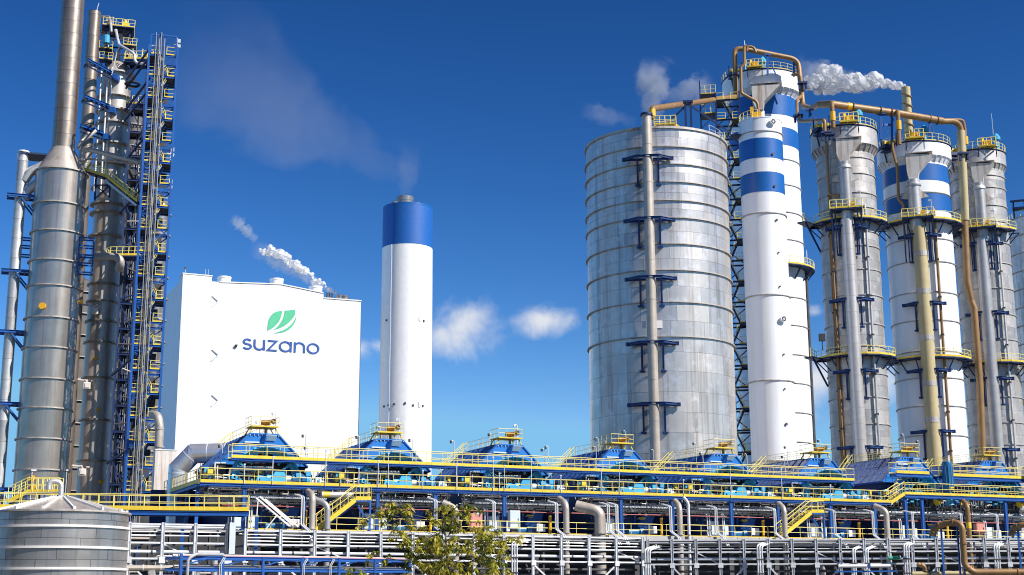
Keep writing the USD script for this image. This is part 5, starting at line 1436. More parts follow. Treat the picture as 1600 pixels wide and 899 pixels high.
    for mt, n in (('black', 46), ('ring_white', 24), ('pipe_grey', 30), ('dark', 40), ('light_blue', 18), ('yellow', 14), ('blue', 16)):
        b = B()
        for k in range(n):
            x, y, z = q.uniform(-5.6, 5.6), q.uniform(-1.15, -.2), q.uniform(low - 1.7, low - .25); l = q.uniform(.4, 2.2); r = q.uniform(.025, .06)
            if mt in ('light_blue', 'yellow', 'blue'):
                z = q.uniform(low + .1, up - .7); b.box((x, y, z), (q.uniform(.15, .5), q.uniform(.15, .4), q.uniform(.12, .5))) if q.random() < .6 else b.tube((x, y, low), (x, y, z), r, 6)
            elif q.random() < .45:
                b.tube((x, y, z), (x, y, min(z + l, up - .3)), r, 6)
            elif q.random() < .6:
                b.tube((x, y, z), (min(5.7, x + l), y, z + q.uniform(-.05, .05)), r, 6)
            else:
                b.path([(x, y, z), (x + l * .4, y, z), (x + l * .4, y, z + l * .5), (x + l * .7, y, z + l * .5)], r, 6, .1)
            if q.random() < .3:
                b.box((x, y - .05, z), (.18, .12, .22))
        for k in range(n // 2):
            x, y = q.uniform(-5.6, 5.6), q.uniform(-1.0, -.1); z = q.uniform(low + .2, up - .6); l = q.uniform(.3, 1.2)
            if mt in ('black', 'dark', 'ring_white', 'pipe_grey'):
                b.tube((x, y, z), (x + l, y, z + q.uniform(-.1, .1)), q.uniform(.03, .07), 6); b.tube((x, y, low), (x, y, z), .03, 5)
        tag(stage.GetPrimAtPath(t.part('small_lines', b, mt)), kind='stuff')
    # pipes under the lower walkway
    for k, (z, y, r, mt) in enumerate(((low - .35, -.9, .07, 'dark'), (low - .55, -.7, .06, 'galv'), (low - .8, -1.0, .12, 'pipe_grey'), (low - 1.15, -.8, .16, 'pipe_grey'), (low - 1.4, -1.1, .07, 'dark'), (low - .2, -1.2, .05, 'dark'))):
        t.part('under_pipe', B().tube((-5.2, y, z), (5.2, y, z), r, 8), mt, 30)
    for k in range(9):
        x = -5 + k * 1.25; t.part('pipe_hanger', B().bar((x, -.9, low - 1.5), (x, -.9, low - .1), .06), 'dark')
    t.part('cable_tray', B().box((.6, -1.25, low - .98), (9.4, .4, .05)).box((.6, -1.45, low - .94), (9.4, .03, .12)), 'galv')
    # equipment on the concrete deck
    t.part('pump', B().tube((.2, -.4, .55), (1.4, -.4, .55), .34, 12).tube((1.4, -.4, .55), (1.8, -.4, .55), .5, 14), 'motor_blue', 30)
    t.part('pump_base', B().box((.9, -.4, .12), (2.2, .8, .24)), 'concrete')
    t.part('control_cabinet', B().box((-2.1, -.9, .95), (1.0, .4, 1.5)), 'cabinet'); t.part('control_cabinet', B().box((-.9, -.9, .8), (.7, .4, 1.2)), 'cabinet')
    t.part('notice_board', B().box((2.6, -1.1, .75), (.85, .06, .7)), 'white'); t.part('notice_panel', B().box((2.6, -1.14, .75), (.65, .02, .5)), 'galv')
    for x in (-3.2, -2.95, -1.45, -1.25):
        t.part('conduit', B().path([(x, -.6, low - 1.3), (x, -1.5, low - 1.5), (x, -1.5, .2), (x + .5, -2.1, .1)], .06, 7, .3), 'galv', 30)
    t.part('yellow_post', B().tube((3.6, -1.0, 0), (3.6, -1.0, 1.9), .14, 8), 'orange', 30)
    return t


YH = 1.9
centres = (413, 609, 797, 972, 1132, 1283); rows_ = (684, 695, 704, 712, 718, 723)
labels = ('blue washer hood in front of the white boiler house beside the silver duct', 'blue washer hood before the foot of the chimney', 'blue washer hood standing alone against open sky',
          'blue washer hood before the middle of the storage tank', 'blue washer hood before the right edge of the storage tank', 'blue washer hood before the foot of the slim white silo')
xs_ = [rp(p, r, YH)[0] for p, r in zip(centres, rows_)]
print('washer x', xs_, [rp(p, r, YH)[2] - ZU for p, r in zip(centres, rows_)])
w0 = None; WX = []
for x, lab in zip(xs_, labels):
    loc = rworld(x, YH, ZD); WX.append(x)
    if w0 is None:
        w0 = washer('drum_washer', lab, loc, THETA)
    else:
        w0.dup(loc, THETA, lab)
xb = [rp(p, r, YH)[0] for p, r in ((1421, 711), (1550, 716))]
print('big', xb, [rp(p, r, YH)[2] - ZU for p, r in ((1421, 711), (1550, 716))])
wb0 = washer('drum_washer', 'large blue washer with a vertical blue motor before the khaki pipe', rworld(xb[0], YH, ZD), THETA, True)
wb0.dup(rworld(xb[1], YH, ZD), THETA, 'large blue washer with a vertical blue motor at the right edge'); WX += xb


# --- the two long walkways
def row_walk(name, label, x0, x1, y0, y1, z, legs=(), step=1.5, beam='blue', toe=.25, rear=True, gh=.3):
    t = Thing(name, label, 'walkway', ROW, THETA)
    g = B()
    for x in np.arange(x0 + .06, x1, .16):
        g.box((x, (y0 + y1) / 2, z - .06), (.05, y1 - y0, .05))
    tag(stage.GetPrimAtPath(t.part('grating', g, 'galv')), kind='stuff')
    for y in (y0 + .1, y1 - .1):
        t.part('girder', B().beam((x0, y, z - .11 - gh / 2), (x1, y, z - .11 - gh / 2), .2, gh), beam)
    x = x0 + 1
    while x < x1:
        t.part('joist', B().bar((x, y0 + .2, z - .17), (x, y1 - .2, z - .17), .08, .1), 'dark'); x += 2.4
    railing(t, [(x0, y0, z - .08), (x1, y0, z - .08)], 1.18, step, .034, toe)
    if rear:
        railing(t, [(x0, y1, z - .08), (x1, y1, z - .08)], 1.18, step, .03, .15)
    for x in legs:
        t.part('column', B().beam((x, y0 + .35, ZD), (x, y0 + .35, z - .4), .3, .3, .05, up=(1, 0, 0)).bar((x, y0 + .35, ZD), (x, y0 + .35, z - .4), .24), beam)
        t.part('cap_plate', B().box((x, y0 + .35, z - .42), (.5, .5, .06)), beam)
    return t


xu0, xu1 = rp(362, 716, 0)[0], rp(1335, 752, 0)[0]
up_ = row_walk('upper_walkway', 'long upper yellow railed walkway across the washer hoods', xu0, xu1, 0, 1.3, ZU + .12, gh=.17)
xl0, xl1 = rp(313, 754, YL)[0], rp(1392, 786, YL)[0]
legpx = (381, 475, 590, 680, 788, 885, 970, 1050, 1142, 1215, 1297, 1366)
lo_ = row_walk('lower_walkway', 'long lower yellow railed walkway along the washer drives', xl0, xl1, YL, .2, ZL + .12, [rp(p, 790, YL + .35)[0] for p in legpx], 1.2, gh=.2, rear=False)
# wing of the lower walkway that runs back at its left end
t = Thing('wing_walkway', 'yellow railed wing walkway running back beside the silver duct', 'walkway', ROW, THETA)
t.part('deck', B().box((xl0 + .7, 7.3, ZL + .05), (1.4, 14, .08)), 'dark'); t.part('girder', B().beam((xl0 + .05, .3, ZL - .14), (xl0 + .05, 14.3, ZL - .14), .2, .3), 'blue')
railing(t, [(xl0, YL, ZL + .04), (xl0, 14, ZL + .04)], 1.18, 1.3, .034, .34)
for y in (1, 5, 9, 13):
    t.part('column', B().bar((xl0 + .3, y, 0), (xl0 + .3, y, ZL), .26), 'blue')
# higher walkway pieces at the right end
ZR = hit(FR, 1500, 774, YL)[2]
xr0, xr1 = rp(1414, 772, YL)[0], rp(1640, 776, YL)[0]
r1 = row_walk('lower_walkway', 'raised right hand stretch of lower yellow walkway, under the large washers', xr0, xr1, YL - .05, .15, ZR, [rp(p, 790, YL + .35)[0] for p in (1414, 1440, 1570)], 1.0)
a_ = np.array((xl1, YL, ZL + .05)); c_ = np.array((xr0, YL, ZR))
t = Thing('walkway_stair', 'short yellow stair between the lower walkway and its raised right stretch', 'stair', ROW, THETA)
for y in (YL, YL + 1.0):
    t.part('stringer', B().bar(a_ + (0, y - YL, 0), c_ + (0, y - YL, 0), .06, .34), 'yellow'); railing(t, [a_ + (0, y - YL, .1), c_ + (0, y - YL, .1)], 1.1, .8, .035, 0)
for k in range(6):
    f = (k + .5) / 6; t.part('tread', B().box(a_ + (c_ - a_) * f + (0, .5, .05), (.26, .95, .04)), 'galv')
for px0, px1, py, lab in ((1401, 1452, 738, 'short upper yellow platform before the drum of the large washer by the khaki pipe'), (1468, 1640, 742, 'upper yellow platform running off the right edge at the last washer')):
    p, q = rp(px0, py, -.2), rp(px1, py, -.2)
    row_walk('upper_platform', lab, p[0], q[0], -.2, 1.0, p[2], (), .95, toe=.3)


# --- stairs from the concrete deck up to the lower walkway
def deck_stair(lab, foot, head, land):
    t = Thing('yellow_stair', lab, 'stair', ROW, THETA); y = YL - 1.0
    f, h = rp(*foot, y), rp(*head, y); l = rp(*land, y); f[2] = ZD + .05; l[2] = h[2]
    for yy in (y, y + .9):
        o = np.array((0, yy - y, 0)); t.part('stringer', B().bar(f + o, h + o, .07, .36), 'yellow')
        railing(t, [f + o + (0, 0, .15), h + o + (0, 0, .15)], 1.05, .85, .036, 0); railing(t, [h + o, l + o], 1.15, .7, .036, .3)
    n = 11
    for k in range(n):
        g = (k + .5) / n; t.part('tread', B().box(f + (h - f) * g + (0, .45, .1), (.28, .84, .05)), 'galv')
    t.part('landing', B().box((h + l) / 2 + (0, .45, -.1), (l[0] - h[0], 1.0, .12)), 'blue')
    t.part('leg', B().bar(l + (-.1, 0, -.1), (l[0] - .1, y, ZD), .16), 'blue'); t.part('knee_brace', B().bar((h[0] + .1, y + .4, h[2] - .15), (l[0] - .1, y + .4, h[2] - 1.9), .14), 'blue')
    t.part('under_beam', B().bar(f + (.1, .45, -.25), h + (.1, .45, -.25), .16, .2), 'blue')
    railing(t, [l, l + (0, 1.0, 0)], 1.15, .5, .036, .2)


deck_stair('yellow stair rising to the lower walkway between the first two washers', (494, 828), (556, 781), (580, 781))
deck_stair('yellow stair rising to the lower walkway before the last small washer', (1219, 840), (1268, 801), (1288, 801))
t = Thing('grey_stair', 'pale grey ship stair leaning over the concrete deck by the first washer', 'stair', ROW, THETA)
for dx, py in ((0, 0), (6, -4), (14, 4)):
    a_, c_ = rp(400 + dx, 778 + py * .5, -2.9), rp(452 + dx, 822 + py * .3, -2.9); t.part('stringer', B().bar(a_, c_, .09, .14), 'ring_white')
a_, c_ = rp(401, 780, -2.9), rp(455, 823, -2.9)
for k in range(10):
    t.part('tread', B().box(a_ + (c_ - a_) * (k + .5) / 10 + (0, .3, 0), (.3, .6, .05)), 'galv')
for px in (403, 432):
    a_ = rp(px, 783 + (px - 403) * .8, -2.9); t.part('leg', B().bar(a_, (a_[0] - (.9 if px > 410 else .1), a_[1], ZD), .08), 'ring_white')

# --- riser pipes before the deck
def riser(lab, px, r, top, bend_px, back, mat, foot=842, name='riser_pipe', sleeve=None):
    y = -2.95; f = rp(px, foot, y); x = f[0]; tz = rp(px, top, y)[2]; bx = rp(bend_px, top, y + back)[0]
    t = Thing(name, lab, 'pipe', rworld(x, y, 0), THETA)
    zb = tz if abs(bend_px - px) > 3 or back else tz
    t.part('pipe', B().path([(0, 0, 0), (0, 0, tz - .3), (bx - x, back, tz + .25)], r, 14, .75, 8), mat, 30)
    t.part('flange', B().tube((0, 0, ZD + .1), (0, 0, ZD + .2), r * 1.25, 14), 'ring')
    if sleeve:
        t.part('sleeve', B().tube((0, 0, ZD + sleeve), (0, 0, ZD + sleeve + .6), r * 1.05, 14), 'yellow', 30)


riser('grey elbow pipe left of the first yellow stair', 487, .26, 768, 479, 2.2, 'pipe_tan')
riser('slanting topped grey pipe beside the foot of the first yellow stair', 511, .24, 783, 489, .8, 'pipe_grey')
riser('grey elbow pipe behind the tree crown', 712, .3, 790, 692, .6, 'pipe_tan')
riser('grey elbow pipe left of the fat tan elbow', 885, .28, 782, 874, 1.6, 'pipe_tan')
riser('fat tan pipe with an elbow before the middle washers', 938, .5, 794, 900, 1.2, 'pipe_tan')
riser('grey elbow pipe before the white silos', 1063, .27, 786, 1055, 1.4, 'pipe_tan')
riser('slim grey pipe with a short arm before the white silos', 1077, .14, 781, 1068, .3, 'galv')
riser('grey elbow pipe at the foot of the second yellow stair', 1227, .27, 790, 1217, 1.2, 'pipe_tan')
riser('grey elbow pipe under the short walkway stair', 1387, .3, 794, 1366, 1.0, 'pipe_tan')
riser('rust brown pipe with a yellow sleeve at the right', 1515, .26, 786, 1505, .9, 'pipe_brown', sleeve=1.3)

# --- lamp posts over the walkways
def lamp(lab, px, foot, top, y, side=-1, first=[None]):
    f = rp(px, foot, y); h = rp(px, top, y)[2] - f[2]
    t = Thing('lamp_post', lab, 'lamp', rworld(f[0], f[1], f[2]), THETA, 'lamp posts over the washers')
    t.part('pole', B().path([(0, 0, 0), (0, 0, h), (side * .12, 0, h + .1), (side * .3, 0, h + .04)], .035, 5), 'galv'); t.part('lamp_head', B().tube((side * .3, 0, h + .06), (side * .3, -.05, h - .16), .11, 8), 'dark' if foot - top < 40 else 'galv', 30)


for lab, px, foot, top, y in (
        ('tallest lamp post on the first washer, before the white wall', 430, 690, 646, 3.2), ('lower lamp post on the first washer, left of its tallest', 405, 700, 660, 3.5), ('lamp post between the first two washers before the white wall', 477, 720, 681, .6),
        ('short lamp post beside that between the first two washers', 481, 720, 700, 1.2), ('lamp post above the silver duct', 347, 716, 697, 6), ('lamp post left of the second washer hood by the chimney', 561, 722, 683, .1),
        ('tallest lamp post on the second washer before the chimney', 623, 700, 656, 3.5), ('lower lamp post left on the second washer before the chimney', 594, 704, 668, 3.5), ('lamp post right of the second washer before the chimney', 644, 724, 688, .1),
        ('lamp post in open sky right of the chimney', 709, 728, 690, .1), ('lower lamp post on the third washer', 768, 706, 679, 3.5), ('tallest lamp post on the third washer', 808, 706, 665, 3.5),
        ('lamp post in open sky left of the storage tank', 857, 730, 699, .1), ('shorter twin of the lamp post left of the storage tank', 851, 730, 703, .4), ('lamp post before the left part of the storage tank', 935, 715, 686, 3.5),
        ('tallest lamp post on the fourth washer', 978, 712, 675, 3.5), ('lower lamp post on the walkway before the fourth washer', 932, 738, 700, .1), ('lamp post before the pipe of the storage tank', 1022, 742, 704, .1),
        ('lamp post on the fifth washer', 1088, 722, 693, 3.5), ('lamp post left of the fifth washer platform', 1099, 742, 709, .1), ('lamp post before the foot of the slim white silo', 1168, 745, 711, .1), ('lamp post on the sixth washer', 1231, 728, 699, 3.5),
        ('lamp post before the sixth washer walkway', 1227, 748, 714, .1), ('lamp post right of the sixth washer', 1283, 722, 689, 4.5), ('lamp post before the stout white silo', 1414, 712, 680, 3.5), ('tall lamp post right of the big washer platform', 1437, 712, 690, 3.5)):
    lamp(lab, px, foot, top, y)
NTH = ('first', 'second', 'third', 'fourth', 'fifth', 'sixth', 'seventh', 'last')
said = set()
for k, px in enumerate((381, 425, 508, 560, 590, 606, 660, 713, 770, 780, 788, 830, 876, 940, 968, 1068, 1142, 1222, 1298)):
    f = rp(px, 758 + (px - 381) * .03, YL); i_ = int(np.argmin([abs(f[0] - x) for x in WX])); dx = f[0] - WX[i_]
    lab = 'thin grey standpipe on the lower walkway, ' + ('well left of' if dx < -3 else 'just left of' if dx < -.4 else 'right before' if dx < .6 else 'just right of' if dx < 3 else 'well right of') + f' the {NTH[i_]} blue washer'
    while lab in said: lab = 'second ' + lab
    said.add(lab)
    t = Thing('stanchion', lab, 'standpipe', rworld(f[0], YL - .06, ZL), THETA, 'thin standpipes along the lower walkway')
    h = 1.6 + .7 * ((k * 7) % 3); t.part('pipe', B().tube((0, 0, 0), (0, 0, h), .04, 6), 'galv', 30); t.part('cap', B().box((0, 0, h), (.14, .14, .12)), 'cabinet')

# --- the silver duct at the left end
t = Thing('silver_duct', 'fat silver duct with mitred elbow beside the first washer', 'duct', rworld(rp(278, 760, 12)[0], 12, 0), THETA)
D = 128.5
pts = [t.local(W(*p)) for p in ((360, 708, D), (302, 709, D), (279, 733, D), (277, 762, D))]; pts.append(np.array((pts[-1][0], pts[-1][1], 0)))
r = 15.2 / F * D
for k, (a_, c_) in enumerate(zip(pts, pts[1:])):
    d = unit(c_ - a_); t.part('duct_section', B().tube(a_ - d * (.0 if k == 0 else .28), c_ + d * .28, r * (1 + .004 * k), 26), 'silver', 30)
    L_ = np.linalg.norm(c_ - a_)
    for f in np.arange(.4, L_, 1.6):
        t.part('lagging_band', B().tube(a_ + d * f, a_ + d * (f + .07), r * 1.025, 26), 'galv', 30)
t = Thing('white_tank', 'small white shed panel between the elbow pipe and the silver duct', 'shed', W(258, 735, 135) * np.array((1, 1, 0)), THETA)
p = t.local(W(258, 704, 135)); t.part('wall', B().box((0, .5, p[2] / 2), (2.0, 1.0, p[2])), 'white_rust'); t.part('cap', B().box((0, .5, p[2] + .05), (2.1, 1.1, .1)), 'galv')
# cabinets and containers at the deck's edge
for px, py, w_, h_, mat, lab in ((843 - 100, 815, 1.1, 1.4, 'pinkish', 'faded red cabinet behind the tree crown'), (1530, 826, 1.1, 1.0, 'pinkish', 'faded red cabinet at the right of the deck'), (745, 805, .5, .5, 'white', 'white box above the faded red cabinet behind the tree'), (803, 812, 1.0, 1.6, 'cabinet', 'pale blue cabinet right of the tree crown')):
    p = rp(px, py, -1.9); t = Thing('cabinet', lab, 'cabinet', rworld(p[0], p[1], ZD), THETA)
    z = p[2] - ZD; t.part('body', B().box((0, 0, z), (w_, .5, h_)), mat); t.part('door', B().box((-.02, -.26, z), (w_ * .86, .03, h_ * .88)), mat); t.part('handle', B().box((w_ * .3, -.3, z), (.05, .05, .2)), 'dark')
    t.part('stand', B().box((0, 0, (z - h_ / 2) / 2), (w_ * .6, .3, max(.05, z - h_ / 2))), 'dark')
t = Thing('fire_line', 'thin dull red line running under the lower walkway', 'pipe', ROW, THETA)
t.part('pipe', B().tube((xl0 + 2, YL + .6, ZL - 1.75), (xr1, YL + .6, ZL - 1.75), .05, 7), 'dull_red', 30)
for k in range(14):
    t.part('hanger', B().bar((xl0 + 4 + k * 6, YL + .6, ZL - 1.75), (xl0 + 4 + k * 6, YL + .6, ZL - .3), .03), 'dark')
a_ = rp(502, 773, -1.9); t = Thing('banded_pipe', 'grey pipe with a yellow band behind the elbow pipes by the first stair', 'pipe', rworld(a_[0], a_[1], a_[2]), THETA)
t.part('pipe', B().tube((0, 0, 0), (2.8, 0, .05), .24, 14), 'pipe_grey', 30); t.part('yellow_band', B().tube((.1, 0, 0), (.75, 0, .01), .25, 14), 'yellow', 30); t.part('hanger', B().bar((1.6, 0, 0), (1.6, 0, 1.1), .08), 'dark')
stage.RemovePrim('/World/Looks/row_frame')
# ------------------------------------------------------------------ pipe racks in front
def rack(name, label, p, q, Y0, Y1, step, drops, depth=3.2, braces=(), ground=True):
    """three storey grey pipe rack; drops: storey heights below the top"""
    a_, c_ = W(p[0], p[1], Y0), W(q[0], q[1], Y1); c_[2] = a_[2]
    d = unit(c_ - a_); L_ = float(np.linalg.norm(c_ - a_)); zt = a_[2]
    t = Thing(name, label, 'pipe rack', (a_[0], a_[1], 0), math.atan2(d[1], d[0]))
    n = max(1, int(round(L_ / step))); xs = [L_ * k / n for k in range(n + 1)]
    for k, x in enumerate(xs):
        t.part('post', B().beam((x, 0, 0), (x, 0, zt + .12), .22, .22, .035, up=(1, 0, 0)).bar((x, 0, 0), (x, 0, zt + .1), .1), 'galv')
        if k % 2 == 0:
            t.part('post', B().bar((x + .15, depth, 0), (x + .15, depth, zt), .14), 'dark')  # rear posts and beams coloured dark in place of shade inside the rack
        for z in drops:
            t.part('cross_beam', B().bar((x, 0, zt - z - .1), (x, depth, zt - z - .1), .1, .14), 'dark')
        t.part('gusset', B().box((x, -.14, zt - drops[-1] - .1), (.42, .04, .42)), 'galv')
    for z in drops:
        t.part('long_beam', B().bar((0, 0, zt - z), (L_, 0, zt - z), .1, .12), 'galv')
        t.part('long_beam', B().bar((0, depth, zt - z), (L_, depth, zt - z), .1, .12), 'dark')
    for k in range(n):
        if k % 4 == 1:
            t.part('brace', B().bar((xs[k], .02, zt - drops[-1] - .2), (xs[k + 1], .02, zt - drops[-1] - 2.4), .12), 'galv')
        if k % 4 == 3:
            t.part('brace', B().bar((xs[k + 1], .02, zt - drops[-1] - .2), (xs[k], .02, zt - drops[-1] - 2.4), .12), 'galv')
        if k % 5 == 2:
            t.part('brace', B().bar((xs[k], .3, zt - drops[-2]), (xs[k + 1], .3, zt - drops[-1]), .08), 'galv')
    r = random.Random(len(label))
    lev = [(0.13, 3)]
    for off, m in lev:
        for k in range(m):
            y = .25 + (depth - .5) * (k + .5) / m + r.uniform(-.1, .1); rr = r.choice((.04, .05, .06, .08)) if off < 1.5 else r.choice((.08, .12, .15))
            z = zt - off + (-.0 if off < .2 else .1 + .12 * r.random()) + rr - .1
            x0, x1 = (0, L_) if r.random() < .7 else sorted((r.uniform(0, L_ * .4), r.uniform(L_ * .6, L_)))
            t.part('pipe', B().path([(x0, y, z), (x0 + (x1 - x0) * .5, y, z + r.uniform(-.02, .02)), (x1, y, z)], rr, 8), r.choice(('pipe_grey', 'pipe_grey', 'dark', 'galv')), 30)
    for k in range(3):
        z = zt - .28 - .24 * k; t.part('conduit', B().tube((0, .16 + .1 * k, z), (L_, .16 + .1 * k, z + .04), .034 + .01 * k, 7), ('galv', 'pipe_grey', 'galv')[k], 30)
    t.part('main_pipe', B().tube((0, .35, zt - (drops[1] + drops[2]) / 2 - .06), (L_, .35, zt - (drops[1] + drops[2]) / 2 - .06), .115, 12), 'galv', 30)
    x = .7
    while x < L_:
        t.part('pipe_joint', B().tube((x, .35, zt - (drops[1] + drops[2]) / 2 - .06), (x + .12, .35, zt - (drops[1] + drops[2]) / 2 - .06), .15, 12), 'dark'); x += 3.1
    for k in range(int(L_ / 3.2)):
        x = r.uniform(0, L_); y = r.uniform(.6, depth); t.part('drop_pipe', B().path([(x, y, 0), (x, y, zt - drops[2] - r.uniform(.2, 1.4)), (x, y + .8, zt - drops[2] - .1)], r.choice((.05, .08, .12)), 7, .2), r.choice(('dark', 'dark', 'pipe_grey')), 30)
    for k in range(3):
        z = zt - drops[2] - .6 - .45 * k; t.part('low_pipe', B().tube((0, .9 + .4 * (k % 3), z), (L_, .9 + .4 * (k % 3), z), r.choice((.06, .1, .14)), 8), r.choice(('dark', 'black', 'dark')), 30)
    t.L, t.zt = L_, zt
    return t


RA = rack('pipe_rack', 'nearer grey pipe rack between the cone roofed tank and the blue pipe bridge', (150, 817.5), (356, 822), 95.5, 99.5, 2.45, (0, 1.25, 2.3))
RB = rack('pipe_rack', 'long grey pipe rack behind the tree, from the blue bridge to the fat tan elbow', (384, 829), (1004, 844.5), 106, 123.5, 2.7, (0, 1.02, 2.05))
RC = rack('pipe_rack', 'grey pipe rack with close set posts at the right, below the brown pipes', (1012, 844.5), (1650, 843), 123.5, 123.5, 2.1, (0, 1.02, 2.05))
w = W(362, 842, 99.5); t = Thing('cable_riser', 'grey vertical cable riser box at the end of the nearer rack', 'cable riser', (w[0], w[1], 0), THETA)
zt, zb = HZ(817, 99.5, 362), HZ(866, 99.5, 362); t.part('casing', B().box((0, 0, (zt + zb) / 2), (.42, .4, zt - zb)), 'cabinet'); t.part('cover', B().box((-.3, .05, (zt + zb) / 2), (.16, .3, zt - zb)), 'dark'); t.part('support', B().bar((0, .1, 0), (0, .1, zb), .16), 'galv')


def drop_bundle(lab, px, top, Y, n, gap, back=1.4, r=.07):
    w = W(px, top, Y); t = Thing('conduit_bundle', lab, 'conduits', (w[0], w[1], 0), 0, 'conduit bundles before the racks'); z = w[2]
    for k in range(n):
        x = k * gap; t.part('conduit', B().path([(x, 0, 0), (x, 0, z - k * .05), (x + back * .8, back, z + .35 - k * .05)], r, 8, .35), 'galv', 30)
    for q in (1.2, 2.4):
        t.part('clip', B().box((gap * (n - 1) / 2, -.05, z - q), (gap * n + .1, .06, .1)), 'dark')


for lab, px, top, Y, n in (('conduit bundle at the left end of the close set rack', 1008, 858, 122.6, 3), ('conduit bundle before the rack below the stout white silo', 1412, 851, 122.6, 3), ('conduit bundle before the rack below the sixth washer', 1332, 858, 122.6, 2),
                           ('conduit bundle before the rack under the white silos', 1183, 852, 122.6, 3), ('conduit bundle at the far right of the rack', 1553, 852, 122.6, 3), ('conduit bundle right of the tree crown', 800, 848, 116, 3), ('short conduit bundle below the clad silo', 1352, 858, 122.6, 2)):
    drop_bundle(lab, px, top, Y, n, .2)
for lab, px, Yp in (('pair of bent conduits left of the first stair', 471, -2.9), ('pair of bent conduits behind the tree', 679, -2.9), ('pair of bent conduits right of the third washer', 770, -2.9), ('pair of bent conduits left of the fat tan elbow', 868, -2.9), ('pair of bent conduits right of the fat tan elbow', 949, -2.9), ('second pair of bent conduits right of the fat tan elbow', 962, -2.9),
                    ('pair of bent conduits before the storage tank edge', 1046, -2.9), ('pair of bent conduits before the slim silo', 1117, -2.9), ('pair of bent conduits left of the second stair', 1209, -2.9), ('pair of bent conduits right of the second stair', 1302, -2.9), ('pair of bent conduits before the walkway stair', 1362, -2.9), ('pair of bent conduits below the khaki pipe', 1424, -2.9), ('pair of bent conduits left of the rust brown pipe', 1500, -2.9), ('pair of bent conduits near the right edge', 1556, -2.9)):
    f = hit(RB, px, 835, 0) if False else None
    y = Yp; c, s = math.cos(THETA), math.sin(THETA)
    d = ray(px, 800); nrm = np.array([-s, c, 0]); k = ((ROW - EYE) @ nrm + y) / (d @ nrm); P = EYE + d * k
    t = Thing('conduit_pair', lab, 'conduits', (P[0], P[1], ZD), THETA, 'bent conduit pairs before the deck')
    for e in (0, .2):
        t.part('conduit', B().path([(e + .7, -.9, -.9), (e + .5, -.5, -.1), (e, 0, .45), (e, 0, 2.75), (e - .35, .9, 3.0)], .065, 8, .2), 'galv', 30)

# --- blue pipe bridge at the bottom left
a_, c_ = W(283, 871, 90), W(640, 878, 101); c_[2] = a_[2]; d = unit(c_ - a_); L_ = float(np.linalg.norm(c_ - a_)); z = a_[2]
t = Thing('pipe_bridge', 'bright blue low pipe bridge at the bottom left of the picture', 'pipe bridge', (a_[0], a_[1], 0), math.atan2(d[1], d[0]))
for y in (0, 2.2):
    for zz in (z, z - .72):
        t.part('chord', B().beam((0, y, zz), (L_, y, zz), .16, .2, .04), 'blue')
n = 6
for k in range(n + 1):
    x = L_ * k / n
    t.part('post', B().bar((x, 0, 0), (x, 0, z + (.12 if k else .25)), .16), 'blue'); t.part('cross_beam', B().bar((x, 0, z - .05), (x, 2.2, z - .05), .12), 'blue')
    if k < n:
        t.part('diagonal', B().bar((x, 2.2, z - .72), (x + L_ / n, 2.2, z), .09), 'blue')
for k, (y, zz, r, mt) in enumerate(((.3, z + .12, .07, 'pinkish'), (.6, z + .14, .09, 'ring_white'), (1.0, z + .12, .06, 'galv'), (1.4, z + .16, .1, 'pipe_grey'), (.5, z - .55, .08, 'pipe_grey'), (1.2, z - .5, .12, 'pipe_tan'))):
    t.part('pipe', B().tube((.1, y, zz), (L_, y, zz), r, 9), mt, 30)
for x in (L_ * .5, L_ * .62, L_ * .15):
    for e in (0, .12):
        t.part('conduit', B().path([(x + e, -.15, z - 1.5), (x + e, -.15, z - .4), (x + e + .25, -.15, z), (x + e + .25, .4, z + .2)], .03, 6), 'galv')
t.part('corner_pipe', B().path([(.35, -.25, 0), (.35, -.25, z - .1), (.9, -.25, z + .2), (3.0, .2, z + .22)], .1, 10, .4), 'pipe_grey', 30)
for px, py, lab in ((309, 872, 'left of two stubby vertical pipes under the blue bridge'), (336, 872, 'right of two stubby vertical pipes under the blue bridge')):
    w = W(px, py, 99); t2 = Thing('stub_pipe', lab, 'pipe', (w[0], w[1], 0)); t2.part('pipe', B().tube((0, 0, 0), (0, 0, w[2]), .2, 14), 'pipe_grey', 30); t2.part('flange', B().tube((0, 0, w[2] - .1), (0, 0, w[2]), .27, 14), 'galv'); t2.part('flange', B().tube((0, 0, w[2] - .9), (0, 0, w[2] - .8), .26, 14), 'galv')
w = W(222, 890, 94); t = Thing('tan_pipe', 'tan insulated pipe lying low behind the cone roofed tank', 'pipe', (w[0], w[1], w[2])); t.part('pipe', B().tube((-2, 0, .1), (3.2, 1.4, .1), .2, 12), 'pipe_tan', 30)
for k in range(4):
    t.part('band', B().tube((-1.2 + k * 1.1, .22 + .3 * k, .1), (-1.12 + k * 1.1, .24 + .3 * k, .1), .225, 12), 'galv')
t.part('sleeper', B().box((.5, .7, -w[2] / 2 - .05), (.4, .4, w[2])), 'concrete')

# --- brown pipes at the right front
def front_pipe(lab, pts, r, mat, legs=()):
    o = W(*pts[0]); t = Thing('brown_pipe', lab, 'pipe', (o[0], o[1], 0))
    P = [t.local(W(*p)) for p in pts]
    t.part('pipe', B().path(P, r, 14, .7, 8), mat, 30)
    for p in legs:
        q = t.local(W(*p)); t.part('support', B().bar((q[0], q[1], 0), q, .14), 'blue'); t.part('saddle', B().box(q, (.4, .3, .12)), 'blue')
    for a_, c_ in zip(P, P[1:]):
        d = unit(c_ - a_); m = a_ + (c_ - a_) * .5; t.part('flange', B().tube(m - d * .05, m + d * .05, r * 1.22, 14), 'pipe_brown')
    return t


